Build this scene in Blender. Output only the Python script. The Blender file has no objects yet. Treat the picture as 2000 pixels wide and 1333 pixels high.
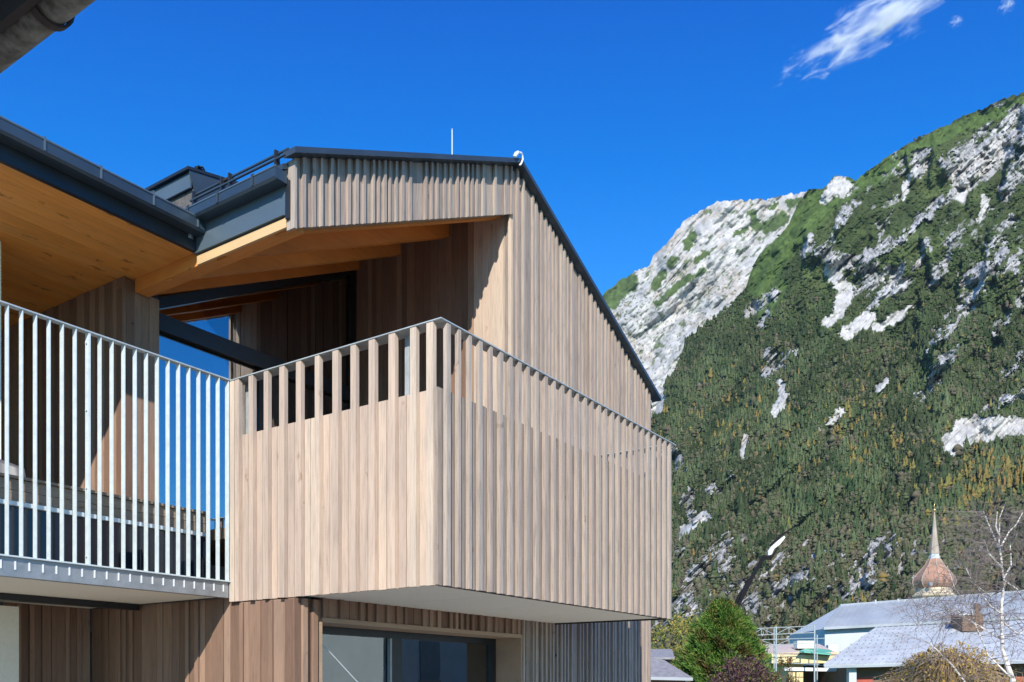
import bpy, math, random
import numpy as np
from mathutils import Vector

# ------------------------------------------------------------------ camera, sky, sun
scn = bpy.context.scene
COL = scn.collection
EYE = 1.7                       # eye height above the ground
F = 1741.0                      # focal length and level line in photo pixels (2000 wide)
HY = 1340.0
FW = Vector((0.8262, 0.5633, 0.0)).normalized()
RT = Vector((FW.y, -FW.x, 0.0))
CAM = Vector((0, 0, EYE))

cam_data = bpy.data.cameras.new("camera")
cam = bpy.data.objects.new("camera", cam_data)
COL.objects.link(cam)
cam.location = CAM
cam.rotation_euler = FW.to_track_quat('-Z', 'Y').to_euler()
cam_data.sensor_width = 36
cam_data.lens = F / 2000 * 36
cam_data.shift_y = (HY - 666.5) / 2000
cam_data.clip_start = 0.05
cam_data.clip_end = 30000
scn.camera = cam

SUN = Vector((1.56, 1.0, -1.09)).normalized()          # direction the light travels
el = math.asin(-SUN.z)
world = bpy.data.worlds.new("World")
scn.world = world
world.use_nodes = True
wn = world.node_tree.nodes
wl = world.node_tree.links
wn.clear()
wo = wn.new('ShaderNodeOutputWorld')
bg = wn.new('ShaderNodeBackground')
sky = wn.new('ShaderNodeTexSky')
sky.sky_type = 'NISHITA'
sky.sun_disc = False
sky.sun_elevation = el
sky.sun_rotation = math.atan2(-SUN.x, -SUN.y)
sky.altitude = 900
sky.air_density = 1.0
sky.dust_density = 0.0
sky.ozone_density = 3.5
tint = wn.new('ShaderNodeMix')
tint.data_type = 'RGBA'
tint.blend_type = 'MULTIPLY'
tint.inputs[0].default_value = 1.0
tint.inputs[7].default_value = (0.40, 0.74, 1.30, 1)
hsv = wn.new('ShaderNodeHueSaturation')
hsv.inputs['Saturation'].default_value = 1.04
wl.new(sky.outputs[0], tint.inputs[6])
wl.new(tint.outputs[2], hsv.inputs['Color'])
def wmix(bt, col):
    m = wn.new('ShaderNodeMix'); m.data_type = 'RGBA'; m.blend_type = bt; m.inputs[0].default_value = 1.0
    m.inputs[7].default_value = (*col, 1)
    return m


g1 = wmix('SUBTRACT', (0.21, 0.48, 0.0)); g2 = wmix('LIGHTEN', (0.0, 0.0, 0.0)); g3 = wmix('MULTIPLY', (1.9, 1.75, 1.04))
wl.new(hsv.outputs[0], g1.inputs[6]); wl.new(g1.outputs[2], g2.inputs[6]); wl.new(g2.outputs[2], g3.inputs[6])
wl.new(g3.outputs[2], bg.inputs[0])
bg.inputs[1].default_value = 0.135
wl.new(bg.outputs[0], wo.inputs[0])

sd = bpy.data.lights.new("sun", 'SUN')
sd.energy = 4.9
sd.angle = math.radians(0.53)
sd.color = (1.0, 0.94, 0.85)
so = bpy.data.objects.new("sun", sd)
COL.objects.link(so)
so.rotation_euler = SUN.to_track_quat('-Z', 'Y').to_euler()
so.location = (-20, -15, 30)

vs = scn.view_settings
vs.view_transform = 'Standard'
vs.look = 'None'
vs.exposure = 0.45
vs.gamma = 1
scn.cycles.volume_bounces = 2
scn.cycles.max_bounces = 8
scn.cycles.transparent_max_bounces = 12

# ------------------------------------------------------------------ helpers
R = random.Random(7)
HAZE = 0.9e-5


def bgp(x, y, depth):
    """world point seen at photo pixel (x, y) at a distance in front of the viewer"""
    return CAM + depth * (FW + RT * ((x - 1000) / F) + Vector((0, 0, (HY - y) / F)))


def onY(x, y, Y):
    d = FW * F + RT * (x - 1000) + Vector((0, 0, HY - y))
    return CAM + d * (Y / d.y)


def onX(x, y, X):
    d = FW * F + RT * (x - 1000) + Vector((0, 0, HY - y))
    return CAM + d * (X / d.x)


class MB:
    def __init__(s):
        s.v = []; s.f = []; s.t = []; s.c = []

    def add(s, vs, fs, tone=0.5, col=None):
        b = len(s.v)
        s.v += [tuple(p) for p in vs]
        s.f += [tuple(b + i for i in f) for f in fs]
        s.t += [tone] * len(vs)
        s.c += [col or (1, 1, 1)] * len(vs)

    def hexa(s, p, tone=0.5, col=None):
        s.add(p, [(0, 3, 2, 1), (4, 5, 6, 7), (0, 1, 5, 4), (1, 2, 6, 5), (2, 3, 7, 6), (3, 0, 4, 7)], tone, col)

    def box(s, x0, x1, y0, y1, z0, z1, tone=0.5, col=None):
        s.hexa([(x0, y0, z0), (x1, y0, z0), (x1, y1, z0), (x0, y1, z0),
                (x0, y0, z1), (x1, y0, z1), (x1, y1, z1), (x0, y1, z1)], tone, col)

    def bar(s, a, b, w, h, up=(0, 0, 1), tone=0.5, col=None):
        a = Vector(a); b = Vector(b); d = (b - a).normalized()
        r = d.cross(Vector(up)).normalized() * (w / 2)
        u = r.cross(d).normalized() * (h / 2)
        s.hexa([a - r - u, a + r - u, b + r - u, b - r - u, a - r + u, a + r + u, b + r + u, b - r + u], tone, col)

    def tube(s, pts, rad, n=8, tone=0.5, col=None, caps=True):
        pts = [Vector(p) for p in pts]
        if not isinstance(rad, (list, tuple)): rad = [rad] * len(pts)
        vs = []; fs = []
        ref = Vector((0.13, 0.31, 0.94))
        for i, p in enumerate(pts):
            d = (pts[min(i + 1, len(pts) - 1)] - pts[max(i - 1, 0)]).normalized()
            q = ref if abs(d.dot(ref)) < 0.95 else Vector((1, 0, 0))
            r = d.cross(q).normalized(); u = r.cross(d)
            for k in range(n):
                a = 2 * math.pi * k / n
                vs.append(p + (r * math.cos(a) + u * math.sin(a)) * rad[i])
        for i in range(len(pts) - 1):
            for k in range(n):
                k2 = (k + 1) % n
                fs.append((i * n + k, i * n + k2, (i + 1) * n + k2, (i + 1) * n + k))
        if caps:
            fs.append(tuple(range(n))[::-1]); fs.append(tuple((len(pts) - 1) * n + k for k in range(n)))
        s.add(vs, fs, tone, col)

    def extrude(s, prof, a, b, ax, tone=0.5, col=None):
        """closed profile of 2D points extruded along 'x' or 'y' from a to b; profile gives the other two axes"""
        n = len(prof); vs = []
        for t in (a, b):
            for (p, q) in prof:
                vs.append((t, p, q) if ax == 'x' else (p, t, q))
        fs = [tuple(range(n))[::-1], tuple(range(n, 2 * n))]
        fs += [(i, (i + 1) % n, n + (i + 1) % n, n + i) for i in range(n)]
        s.add(vs, fs, tone, col)

    def lathe(s, prof, c, n=16, tone=0.5, rot=0):
        vs = []; fs = []
        for (r, z) in prof:
            for k in range(n):
                a = 2 * math.pi * k / n + rot
                vs.append((c[0] + r * math.cos(a), c[1] + r * math.sin(a), c[2] + z))
        for i in range(len(prof) - 1):
            for k in range(n):
                k2 = (k + 1) % n
                fs.append((i * n + k, i * n + k2, (i + 1) * n + k2, (i + 1) * n + k))
        s.add(vs, fs, tone)

    def build(s, name, mat, parent=None, smooth=False, **props):
        me = bpy.data.meshes.new(name)
        off = Vector((0, 0, 0)); p = parent
        while p is not None:
            off += p.location; p = p.parent
        me.from_pydata([(a - off.x, b - off.y, c - off.z) for a, b, c in s.v], [], s.f)
        a = me.attributes.new('tone', 'FLOAT', 'POINT')
        a.data.foreach_set('value', s.t)
        ca = me.attributes.new('Col', 'FLOAT_COLOR', 'POINT')
        ca.data.foreach_set('color', [q for c in s.c for q in (c[0], c[1], c[2], 1.0)])
        me.materials.append(mat)
        if smooth: me.shade_smooth()
        me.update()
        o = bpy.data.objects.new(name, me)
        COL.objects.link(o)
        o.parent = parent
        for k, v in props.items(): o[k] = v
        return o


def thing(name, label, cat, loc, group=None):
    o = bpy.data.objects.new(name, None)
    COL.objects.link(o)
    o.location = loc
    o.empty_display_size = 0.3
    o['label'] = label; o['category'] = cat
    if group: o['group'] = group
    return o


def part(name, parent, **kw):
    o = bpy.data.objects.new(name, None)
    COL.objects.link(o); o.parent = parent
    o.empty_display_size = 0.1
    for k, v in kw.items(): o[k] = v
    return o


# ------------------------------------------------------------------ materials
def newmat(name):
    m = bpy.data.materials.new(name); m.use_nodes = True
    nt = m.node_tree
    return m, nt, nt.nodes['Principled BSDF']


def nd(nt, t, **kw):
    n = nt.nodes.new(t)
    for k, v in kw.items(): setattr(n, k, v)
    return n


def ramp(nt, pts):
    r = nt.nodes.new('ShaderNodeValToRGB')
    e = r.color_ramp.elements
    while len(e) < len(pts): e.new(0.5)
    for i, (p, c) in enumerate(pts):
        e[i].position = p; e[i].color = (*c, 1)
    return r


def mixc(nt, bt, fac, a, b):
    m = nd(nt, 'ShaderNodeMix', data_type='RGBA', blend_type=bt)
    for idx, v in ((0, fac), (6, a), (7, b)):
        if hasattr(v, 'type') and hasattr(v, 'links'): nt.links.new(v, m.inputs[idx])
        elif idx == 0: m.inputs[0].default_value = v
        else: m.inputs[idx].default_value = (*v, 1)
    return m.outputs[2]


def wood(name, cols, axis='z', grain=0.5, knots=0.0, rough=0.75, knotscale=2.0, knotcol=(0.12, 0.05, 0.02)):
    m, nt, b = newmat(name)
    L = nt.links
    tc = nd(nt, 'ShaderNodeTexCoord'); at = nd(nt, 'ShaderNodeAttribute', attribute_name='tone')
    sc = {'z': (1, 1, 0.06), 'x': (0.06, 1, 1), 'y': (1, 0.06, 1)}[axis]
    mp = nd(nt, 'ShaderNodeMapping'); mp.inputs['Scale'].default_value = sc
    cv = nd(nt, 'ShaderNodeMath', operation='MULTIPLY'); cv.inputs[1].default_value = 37.0
    L.new(at.outputs['Fac'], cv.inputs[0])
    ad = nd(nt, 'ShaderNodeVectorMath', operation='ADD')
    L.new(tc.outputs['Object'], ad.inputs[0]); L.new(cv.outputs[0], ad.inputs[1])
    L.new(ad.outputs[0], mp.inputs['Vector'])
    n1 = nd(nt, 'ShaderNodeTexNoise'); n1.inputs['Scale'].default_value = 60; n1.inputs['Detail'].default_value = 6
    n1.inputs['Roughness'].default_value = 0.65
    L.new(mp.outputs[0], n1.inputs['Vector'])
    rp = ramp(nt, cols); L.new(at.outputs['Fac'], rp.inputs[0])
    g = ramp(nt, [(0.25, (1 - grain,) * 3), (0.5, (1 - 0.25 * grain,) * 3), (0.8, (1.0 + 0.1 * grain,) * 3)])
    L.new(n1.outputs[0], g.inputs[0])
    c = mixc(nt, 'MULTIPLY', 1.0, rp.outputs[0], g.outputs[0])
    # broad weather blotches running down the boards
    n3 = nd(nt, 'ShaderNodeTexNoise'); n3.inputs['Scale'].default_value = 3.5; n3.inputs['Detail'].default_value = 4
    mp3 = nd(nt, 'ShaderNodeMapping'); mp3.inputs['Scale'].default_value = tuple(max(q, 0.3) for q in sc)
    L.new(ad.outputs[0], mp3.inputs['Vector']); L.new(mp3.outputs[0], n3.inputs['Vector'])
    g3 = ramp(nt, [(0.3, (0.83, 0.84, 0.86)), (0.62, (1.05, 1.04, 1.01))]); L.new(n3.outputs[0], g3.inputs[0])
    c = mixc(nt, 'MULTIPLY', 0.9, c, g3.outputs[0])
    if knots > 0:
        vo = nd(nt, 'ShaderNodeTexVoronoi'); vo.inputs['Scale'].default_value = knotscale
        mp2 = nd(nt, 'ShaderNodeMapping'); mp2.inputs['Scale'].default_value = {'z': (1.5, 1.5, 0.7), 'x': (0.7, 2.0, 2.0), 'y': (2.0, 0.7, 2.0)}[axis]
        n4 = nd(nt, 'ShaderNodeTexNoise'); n4.inputs['Scale'].default_value = 12
        L.new(ad.outputs[0], n4.inputs['Vector'])
        w = nd(nt, 'ShaderNodeVectorMath', operation='MULTIPLY_ADD'); w.inputs[1].default_value = (0.12,) * 3
        L.new(n4.outputs['Color'], w.inputs[0]); L.new(ad.outputs[0], w.inputs[2])
        L.new(w.outputs[0], mp2.inputs['Vector']); L.new(mp2.outputs[0], vo.inputs['Vector'])
        k = ramp(nt, [(0.0, (1, 1, 1)), (0.035 * (1 + knots), (0.75, 0.75, 0.75)), (0.07 * (1 + knots), (0, 0, 0))])
        L.new(vo.outputs['Distance'], k.inputs[0])
        kk = nd(nt, 'ShaderNodeMath', operation='MULTIPLY'); kk.inputs[1].default_value = 0.75
        L.new(k.outputs[0], kk.inputs[0])
        c = mixc(nt, 'MIX', kk.outputs[0], c, knotcol)
    L.new(c, b.inputs['Base Color'])
    b.inputs['Roughness'].default_value = rough
    b.inputs['Specular IOR Level'].default_value = 0.25
    bp = nd(nt, 'ShaderNodeBump'); bp.inputs['Strength'].default_value = 0.25; bp.inputs['Distance'].default_value = 0.004
    L.new(n1.outputs[0], bp.inputs['Height']); L.new(bp.outputs[0], b.inputs['Normal'])
    return m


def plain(name, col, rough=0.6, metal=0.0, var=0.12, scale=6.0, bump=0.0, spec=0.5, stretch=(1, 1, 1), col2=None):
    m, nt, b = newmat(name); L = nt.links
    tc = nd(nt, 'ShaderNodeTexCoord'); mp = nd(nt, 'ShaderNodeMapping'); mp.inputs['Scale'].default_value = stretch
    L.new(tc.outputs['Object'], mp.inputs['Vector'])
    n = nd(nt, 'ShaderNodeTexNoise'); n.inputs['Scale'].default_value = scale; n.inputs['Detail'].default_value = 7
    n.inputs['Roughness'].default_value = 0.62
    L.new(mp.outputs[0], n.inputs['Vector'])
    lo = tuple(c * (1 - var) for c in col); hi = tuple(min(1, c * (1 + var)) for c in (col2 or col))
    r = ramp(nt, [(0.3, lo), (0.7, hi)]); L.new(n.outputs[0], r.inputs[0])
    L.new(r.outputs[0], b.inputs['Base Color'])
    rr = nd(nt, 'ShaderNodeMapRange'); rr.inputs[3].default_value = rough * 0.8; rr.inputs[4].default_value = min(1, rough * 1.2)
    L.new(n.outputs[0], rr.inputs[0]); L.new(rr.outputs[0], b.inputs['Roughness'])
    b.inputs['Metallic'].default_value = metal
    b.inputs['Specular IOR Level'].default_value = spec
    if bump:
        bp = nd(nt, 'ShaderNodeBump'); bp.inputs['Strength'].default_value = bump; bp.inputs['Distance'].default_value = 0.02
        L.new(n.outputs[0], bp.inputs['Height']); L.new(bp.outputs[0], b.inputs['Normal'])
    return m


def attrmat(name, rough=0.8, scale=40.0, var=0.3, transl=0.0, spec=0.2, bumpd=0.0):
    m, nt, b = newmat(name); L = nt.links
    at = nd(nt, 'ShaderNodeAttribute', attribute_name='Col')
    tc = nd(nt, 'ShaderNodeTexCoord')
    n = nd(nt, 'ShaderNodeTexNoise'); n.inputs['Scale'].default_value = scale; n.inputs['Detail'].default_value = 6
    n.inputs['Roughness'].default_value = 0.7
    L.new(tc.outputs['Object'], n.inputs['Vector'])
    r = ramp(nt, [(0.3, (1 - var,) * 3), (0.7, (1 + var,) * 3)]); L.new(n.outputs[0], r.inputs[0])
    c = mixc(nt, 'MULTIPLY', 1.0, at.outputs['Color'], r.outputs[0])
    L.new(c, b.inputs['Base Color']); b.inputs['Roughness'].default_value = rough
    b.inputs['Specular IOR Level'].default_value = spec
    if bumpd:
        bp = nd(nt, 'ShaderNodeBump'); bp.inputs['Strength'].default_value = 0.8; bp.inputs['Distance'].default_value = bumpd
        L.new(n.outputs[0], bp.inputs['Height']); L.new(bp.outputs[0], b.inputs['Normal'])
    if transl:
        tr = nd(nt, 'ShaderNodeBsdfTranslucent'); L.new(c, tr.inputs[0])
        mx = nd(nt, 'ShaderNodeMixShader'); mx.inputs[0].default_value = transl
        L.new(b.outputs[0], mx.inputs[1]); L.new(tr.outputs[0], mx.inputs[2])
        L.new(mx.outputs[0], nt.nodes['Material Output'].inputs[0])
    return m


def glass(name, refl=0.5, tint=(0.75, 0.8, 0.82)):
    m, nt, b = newmat(name); L = nt.links
    nt.nodes.remove(b)
    g = nd(nt, 'ShaderNodeBsdfGlossy'); g.inputs['Roughness'].default_value = 0.005; g.inputs['Color'].default_value = (0.82, 0.88, 0.95, 1)
    t = nd(nt, 'ShaderNodeBsdfTransparent'); t.inputs[0].default_value = (*tint, 1)
    fr = nd(nt, 'ShaderNodeFresnel'); fr.inputs[0].default_value = 1.5
    mr = nd(nt, 'ShaderNodeMapRange'); mr.inputs[1].default_value = 0.0; mr.inputs[2].default_value = 1.0
    mr.inputs[3].default_value = refl; mr.inputs[4].default_value = 1.0
    L.new(fr.outputs[0], mr.inputs[0])
    mx = nd(nt, 'ShaderNodeMixShader'); L.new(mr.outputs[0], mx.inputs[0]); L.new(t.outputs[0], mx.inputs[1]); L.new(g.outputs[0], mx.inputs[2])
    # very slight waviness of real panes
    tc = nd(nt, 'ShaderNodeTexCoord'); n = nd(nt, 'ShaderNodeTexNoise'); n.inputs['Scale'].default_value = 1.3; n.inputs['Detail'].default_value = 1
    L.new(tc.outputs['Object'], n.inputs['Vector'])
    bp = nd(nt, 'ShaderNodeBump'); bp.inputs['Strength'].default_value = 0.12; bp.inputs['Distance'].default_value = 0.01
    L.new(n.outputs[0], bp.inputs['Height']); L.new(bp.outputs[0], g.inputs['Normal'])
    L.new(mx.outputs[0], nt.nodes['Material Output'].inputs[0])
    return m


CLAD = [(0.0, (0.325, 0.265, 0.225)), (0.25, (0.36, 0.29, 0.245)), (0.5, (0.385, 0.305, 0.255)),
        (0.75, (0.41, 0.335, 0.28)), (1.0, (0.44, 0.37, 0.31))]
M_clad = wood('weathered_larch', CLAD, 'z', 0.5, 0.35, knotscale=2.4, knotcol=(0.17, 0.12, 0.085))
M_board = wood('grey_balcony_board', [(0.0, (0.285, 0.235, 0.20)), (0.5, (0.32, 0.26, 0.22)), (1.0, (0.35, 0.285, 0.235))], 'z', 0.5, 0.5, knotscale=2.4, knotcol=(0.15, 0.10, 0.075))
M_shel_shaded = wood('sheltered_shaded_larch', [(0.0, (0.19, 0.115, 0.08)), (0.4, (0.27, 0.17, 0.12)), (1.0, (0.36, 0.245, 0.175))], 'z', 0.36, 0.4, knotscale=2.6, knotcol=(0.18, 0.10, 0.06))  # brown of sheltered boards, darkened further to imitate the shade on these walls
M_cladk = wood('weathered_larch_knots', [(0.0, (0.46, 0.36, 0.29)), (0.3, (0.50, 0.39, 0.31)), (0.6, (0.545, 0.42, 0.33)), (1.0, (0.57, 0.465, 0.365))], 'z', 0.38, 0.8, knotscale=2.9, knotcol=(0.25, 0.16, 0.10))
PINE = [(0.0, (0.60, 0.21, 0.045)), (0.5, (0.68, 0.26, 0.06)), (1.0, (0.74, 0.32, 0.09))]
M_pine_x = wood('pine_rafter', PINE, 'x', 0.22, 0.8, 0.6, 2.2, (0.16, 0.06, 0.02))
M_pine_y = wood('pine_beam', PINE, 'y', 0.22, 0.5, 0.6, 2.2, (0.16, 0.06, 0.02))
M_soffit = wood('pine_soffit_board', [(0.0, (0.78, 0.31, 0.060)), (1.0, (0.84, 0.37, 0.09))], 'x', 0.26, 2.0, 0.6, 3.4, (0.16, 0.06, 0.015))
M_palepine = wood('pale_planed_pine', [(0.0, (0.56, 0.37, 0.19)), (1.0, (0.62, 0.42, 0.22))], 'y', 0.12, 0.3, 0.5)
M_greywood = wood('grey_deck_wood', [(0.0, (0.24, 0.19, 0.14)), (1.0, (0.34, 0.27, 0.2))], 'x', 0.4, 0.2, 0.8)
M_metal = plain('anthracite_sheet', (0.05, 0.07, 0.09), 0.38, 0.35, 0.12, 3.0, 0.03)
M_metal_dk = plain('dark_sheet', (0.022, 0.026, 0.032), 0.4, 0.2, 0.15, 4)
M_gutter = plain('blue_grey_gutter', (0.045, 0.07, 0.095), 0.32, 0.4, 0.15, 2.0, 0.03)
M_lip = plain('bright_gutter_lip', (0.13, 0.18, 0.22), 0.3, 0.5, 0.12, 5)
M_fascia = plain('blue_grey_sheet', (0.10, 0.14, 0.17), 0.42, 0.3, 0.10, 1.6, 0.04)
M_galv = plain('galvanised_steel', (0.53, 0.60, 0.61), 0.5, 0.1, 0.10, 14, 0.02)
M_handrail = plain('zinc_handrail', (0.40, 0.44, 0.44), 0.5, 0.3, 0.14, 9, 0.02)
M_galv_dull = plain('dull_galvanised_steel', (0.33, 0.35, 0.36), 0.5, 0.6, 0.16, 9, 0.03)
M_black = plain('black_window_frame', (0.010, 0.010, 0.012), 0.35, 0.0, 0.2, 9)
M_frame = plain('dark_window_frame', (0.020, 0.022, 0.026), 0.35, 0.1, 0.2, 9)
M_cream = plain('cream_render', (0.76, 0.73, 0.62), 0.9, 0, 0.05, 25, 0.1, 0.1)
M_white = plain('white_render', (0.74, 0.73, 0.70), 0.9, 0, 0.05, 20, 0.1, 0.1)
M_glass = glass('coated_glass', 0.36, (0.85, 0.87, 0.82))
M_glass_low = glass('clear_glass', 0.20, (0.8, 0.86, 0.84))
M_darkpanel = plain('dark_glossy_panel', (0.015, 0.022, 0.035), 0.12, 0.0, 0.2, 4)
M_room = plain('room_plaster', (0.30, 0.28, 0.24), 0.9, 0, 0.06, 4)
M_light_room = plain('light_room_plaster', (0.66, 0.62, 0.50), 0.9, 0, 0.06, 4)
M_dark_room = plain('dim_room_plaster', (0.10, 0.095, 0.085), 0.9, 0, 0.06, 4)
M_stonepanel = plain('speckled_grey_panel', (0.11, 0.10, 0.095), 0.9, 0, 0.5, 45, 0.1, 0.2)
M_net = plain('net_curtain', (0.60, 0.62, 0.50), 0.95, 0, 0.2, 60)
M_oldmetal = plain('weathered_zinc', (0.07, 0.065, 0.055), 0.8, 0.1, 0.6, 16, 0.2, 0.3, col2=(0.15, 0.15, 0.125))
M_rust = plain('rusty_iron', (0.035, 0.027, 0.022), 0.85, 0.1, 0.5, 18, 0.2)
M_tile = plain('old_roof_tile', (0.10, 0.055, 0.04), 0.9, 0, 0.5, 14, 0.3)
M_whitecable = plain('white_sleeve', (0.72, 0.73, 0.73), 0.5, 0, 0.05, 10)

# ------------------------------------------------------------------ house geometry (metres; heights h are above the eye)
XL = 5.60      # left flank of the timber house and of its balcony
YB = 4.54      # outer long side of the balcony
YG = 6.25      # gable facade
YR = 7.12      # steel railing of the terrace
XI = 9.148     # side wall of the loggia
XE = 13.10     # far corner of the gable facade
XBE = 10.11    # far end of the balcony
RX, RZ, RS = 9.16, 6.515 + EYE, 0.460     # ridge and pitch


def roofz(x): return RZ - RS * abs(x - RX)


def underz(x): return 5.86 + EYE - 0.474 * (XI - x)        # underside of the rafters / lower edge of gable panel


house = thing('timber_house', 'timber-clad house with wooden corner balcony, loggia, steel-railed terrace and dark gable roof', 'house', (XL, YG, 0))


def cladding(mb, ax, base, out, regions, pitch, bw, bd, seed, board=0.022, jit=0.25, tlo=0.0, thi=1.0, skip=0.12):
    """vertical boards with projecting battens. ax 'x': wall runs along x at y=base; ax 'y': along y at x=base.
    out = +1/-1 outward direction. regions = [(s0, s1, lo(s), hi(s))]"""
    r = random.Random(seed)

    def slab(s0, s1, lo, hi, d0, d1, tone):
        if s1 - s0 < 0.004: return
        a, b = base + out * d0, base + out * d1
        p = []
        for z in (lo, hi):
            for (s, d) in ((s0, a), (s1, a), (s1, b), (s0, b)):
                zz = z(s)
                p.append((s, d, zz) if ax == 'x' else (d, s, zz))
        if (ax == 'x') == (b < a):
            p = [p[i] for i in (3, 2, 1, 0, 7, 6, 5, 4)]
        mb.hexa(p, tone)
    smin = min(q[0] for q in regions); smax = max(q[1] for q in regions)
    s = smin; battens = []; boards = []
    while s < smax:
        w = pitch * (1 + r.uniform(-jit, jit))
        boards.append((s, min(s + w, smax), r.uniform(tlo, thi * 0.85), r.choice((0, 0, 0.004, 0.008))))
        if s > smin + 0.02 and r.random() > skip:
            bwid = bw * r.uniform(0.75, 1.25)
            battens.append((s - bwid / 2, s + bwid / 2, r.uniform(tlo + 0.15, thi), bd * r.uniform(0.75, 1.15)))
        s += w
    for (a, b, lo, hi) in regions:
        for (s0, s1, t, dd) in boards:
            q0, q1 = max(a, s0 + 0.002), min(b, s1 - 0.002)
            if q1 > q0: slab(q0, q1, lo, hi, 0, board + dd, t)
        for (s0, s1, t, d) in battens:
            q0, q1 = max(a, s0), min(b, s1)
            if q1 - q0 > 0.012: slab(q0, q1, (lambda z, lo=lo: lo(z) - 0.008), (lambda z, hi=hi: hi(z) - 0.003), board + 0.0095, board + d, t)
        # dark backing seen in the joints
        slab(a, b, (lambda z, lo=lo: lo(z) + 0.01), (lambda z, hi=hi: hi(z) - 0.01), -0.10, -0.004, 0.0)


h = lambda z: (lambda s, z=z: z + EYE)
g = lambda z: (lambda s, z=z: z)

# ---- gable facade (front of the house, under and above the balcony)
WX0, WX1, WZ = 5.93, 9.33, 0.60 + EYE
mb = MB()
cladding(mb, 'x', YG, -1, [(XL, XI, lambda s: underz(s), lambda s: roofz(s) - 0.06),
                           (XI, 9.33, h(0.865), lambda s: roofz(s) - 0.06), (9.33, XE, g(0), lambda s: roofz(s) - 0.06)], 0.107, 0.034, 0.040, 3, skip=0.05)
mb.box(XL - 0.03, XL - 0.001, YG - 0.065, YG + 0.04, underz(XL) - 0.02, roofz(XL) - 0.10, 0.9)
mb.build('gable_cladding', M_clad, house)
mb = MB()
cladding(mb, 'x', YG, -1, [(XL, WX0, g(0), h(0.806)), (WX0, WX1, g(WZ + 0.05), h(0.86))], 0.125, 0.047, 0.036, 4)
mb.build('lower_cladding', M_shel_shaded, house)
# left flank, lower storey (below the terrace) and the far lower wall
mb = MB()
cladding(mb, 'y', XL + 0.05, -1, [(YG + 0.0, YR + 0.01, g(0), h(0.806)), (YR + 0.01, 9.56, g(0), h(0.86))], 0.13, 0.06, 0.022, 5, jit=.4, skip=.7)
mb.build('flank_cladding', M_shel_shaded, house)
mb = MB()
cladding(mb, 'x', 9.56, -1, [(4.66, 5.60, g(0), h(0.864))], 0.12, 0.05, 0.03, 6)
mb.build('rear_lower_cladding', M_shel_shaded, house)
# loggia side wall
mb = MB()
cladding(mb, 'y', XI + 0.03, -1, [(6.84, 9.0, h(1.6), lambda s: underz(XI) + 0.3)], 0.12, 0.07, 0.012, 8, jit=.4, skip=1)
mb.build('loggia_side_cladding', M_shel_shaded, house)
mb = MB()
cladding(mb, 'y', XI + 0.03, -1, [(YG + 0.03, 6.838, h(1.6), lambda s: underz(XI) + 0.3)], 0.12, 0.06, 0.012, 18, tlo=.3, jit=.4, skip=1)  # paler than the boards behind: sunlight at the opening put into the colour
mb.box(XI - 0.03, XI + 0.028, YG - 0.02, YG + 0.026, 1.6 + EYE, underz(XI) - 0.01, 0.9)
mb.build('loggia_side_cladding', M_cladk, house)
# upper flank wall between terrace and interior
mb = MB()
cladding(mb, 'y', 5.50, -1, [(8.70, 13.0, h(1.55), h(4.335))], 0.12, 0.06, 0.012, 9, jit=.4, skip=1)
mb.build('terrace_flank_cladding', M_shel_shaded, house)
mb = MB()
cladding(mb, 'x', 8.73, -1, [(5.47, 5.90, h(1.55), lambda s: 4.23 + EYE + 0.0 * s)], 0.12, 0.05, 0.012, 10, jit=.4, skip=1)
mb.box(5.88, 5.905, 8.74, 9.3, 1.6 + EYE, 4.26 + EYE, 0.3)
mb.build('terrace_corner_cladding', M_shel_shaded, house)
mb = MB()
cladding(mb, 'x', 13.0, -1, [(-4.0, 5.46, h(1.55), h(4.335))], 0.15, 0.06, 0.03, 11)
mb.build('terrace_rear_cladding', M_shel_shaded, house)
# plaster walls at the left edge
mb = MB(); mb.box(3.2, 4.64, 9.2, 9.7, 0, 0.80 + EYE); mb.build('plaster_pier', M_cream, house)
mb = MB(); mb.box(3.0, 4.37, 9.0, 9.3, 1.62 + EYE, 4.33 + EYE); mb.build('plaster_wall', M_white, house)
# closed back volume so nothing is hollow
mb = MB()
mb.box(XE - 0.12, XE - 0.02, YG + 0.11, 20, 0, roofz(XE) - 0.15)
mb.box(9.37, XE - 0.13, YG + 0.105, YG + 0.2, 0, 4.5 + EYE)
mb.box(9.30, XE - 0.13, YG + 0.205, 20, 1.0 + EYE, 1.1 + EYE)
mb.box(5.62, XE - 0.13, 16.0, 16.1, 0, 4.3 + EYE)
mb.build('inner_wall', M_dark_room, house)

# ---- roof
roof = part('roof', house)
mb = MB()
YV = 6.11
XLE = 5.50
XRE = XE + 0.12
for (xa, xb) in ((XLE, RX), (RX, XRE)):
    za, zb = roofz(xa) - 0.10, roofz(xb) - 0.10
    mb.hexa([(xa, YV + 0.155, za - 0.05), (xb, YV + 0.155, zb - 0.05), (xb, 20, zb - 0.05), (xa, 20, za - 0.05),
             (xa, YV + 0.155, za), (xb, YV + 0.155, zb), (xb, 20, zb), (xa, 20, za)])
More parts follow.
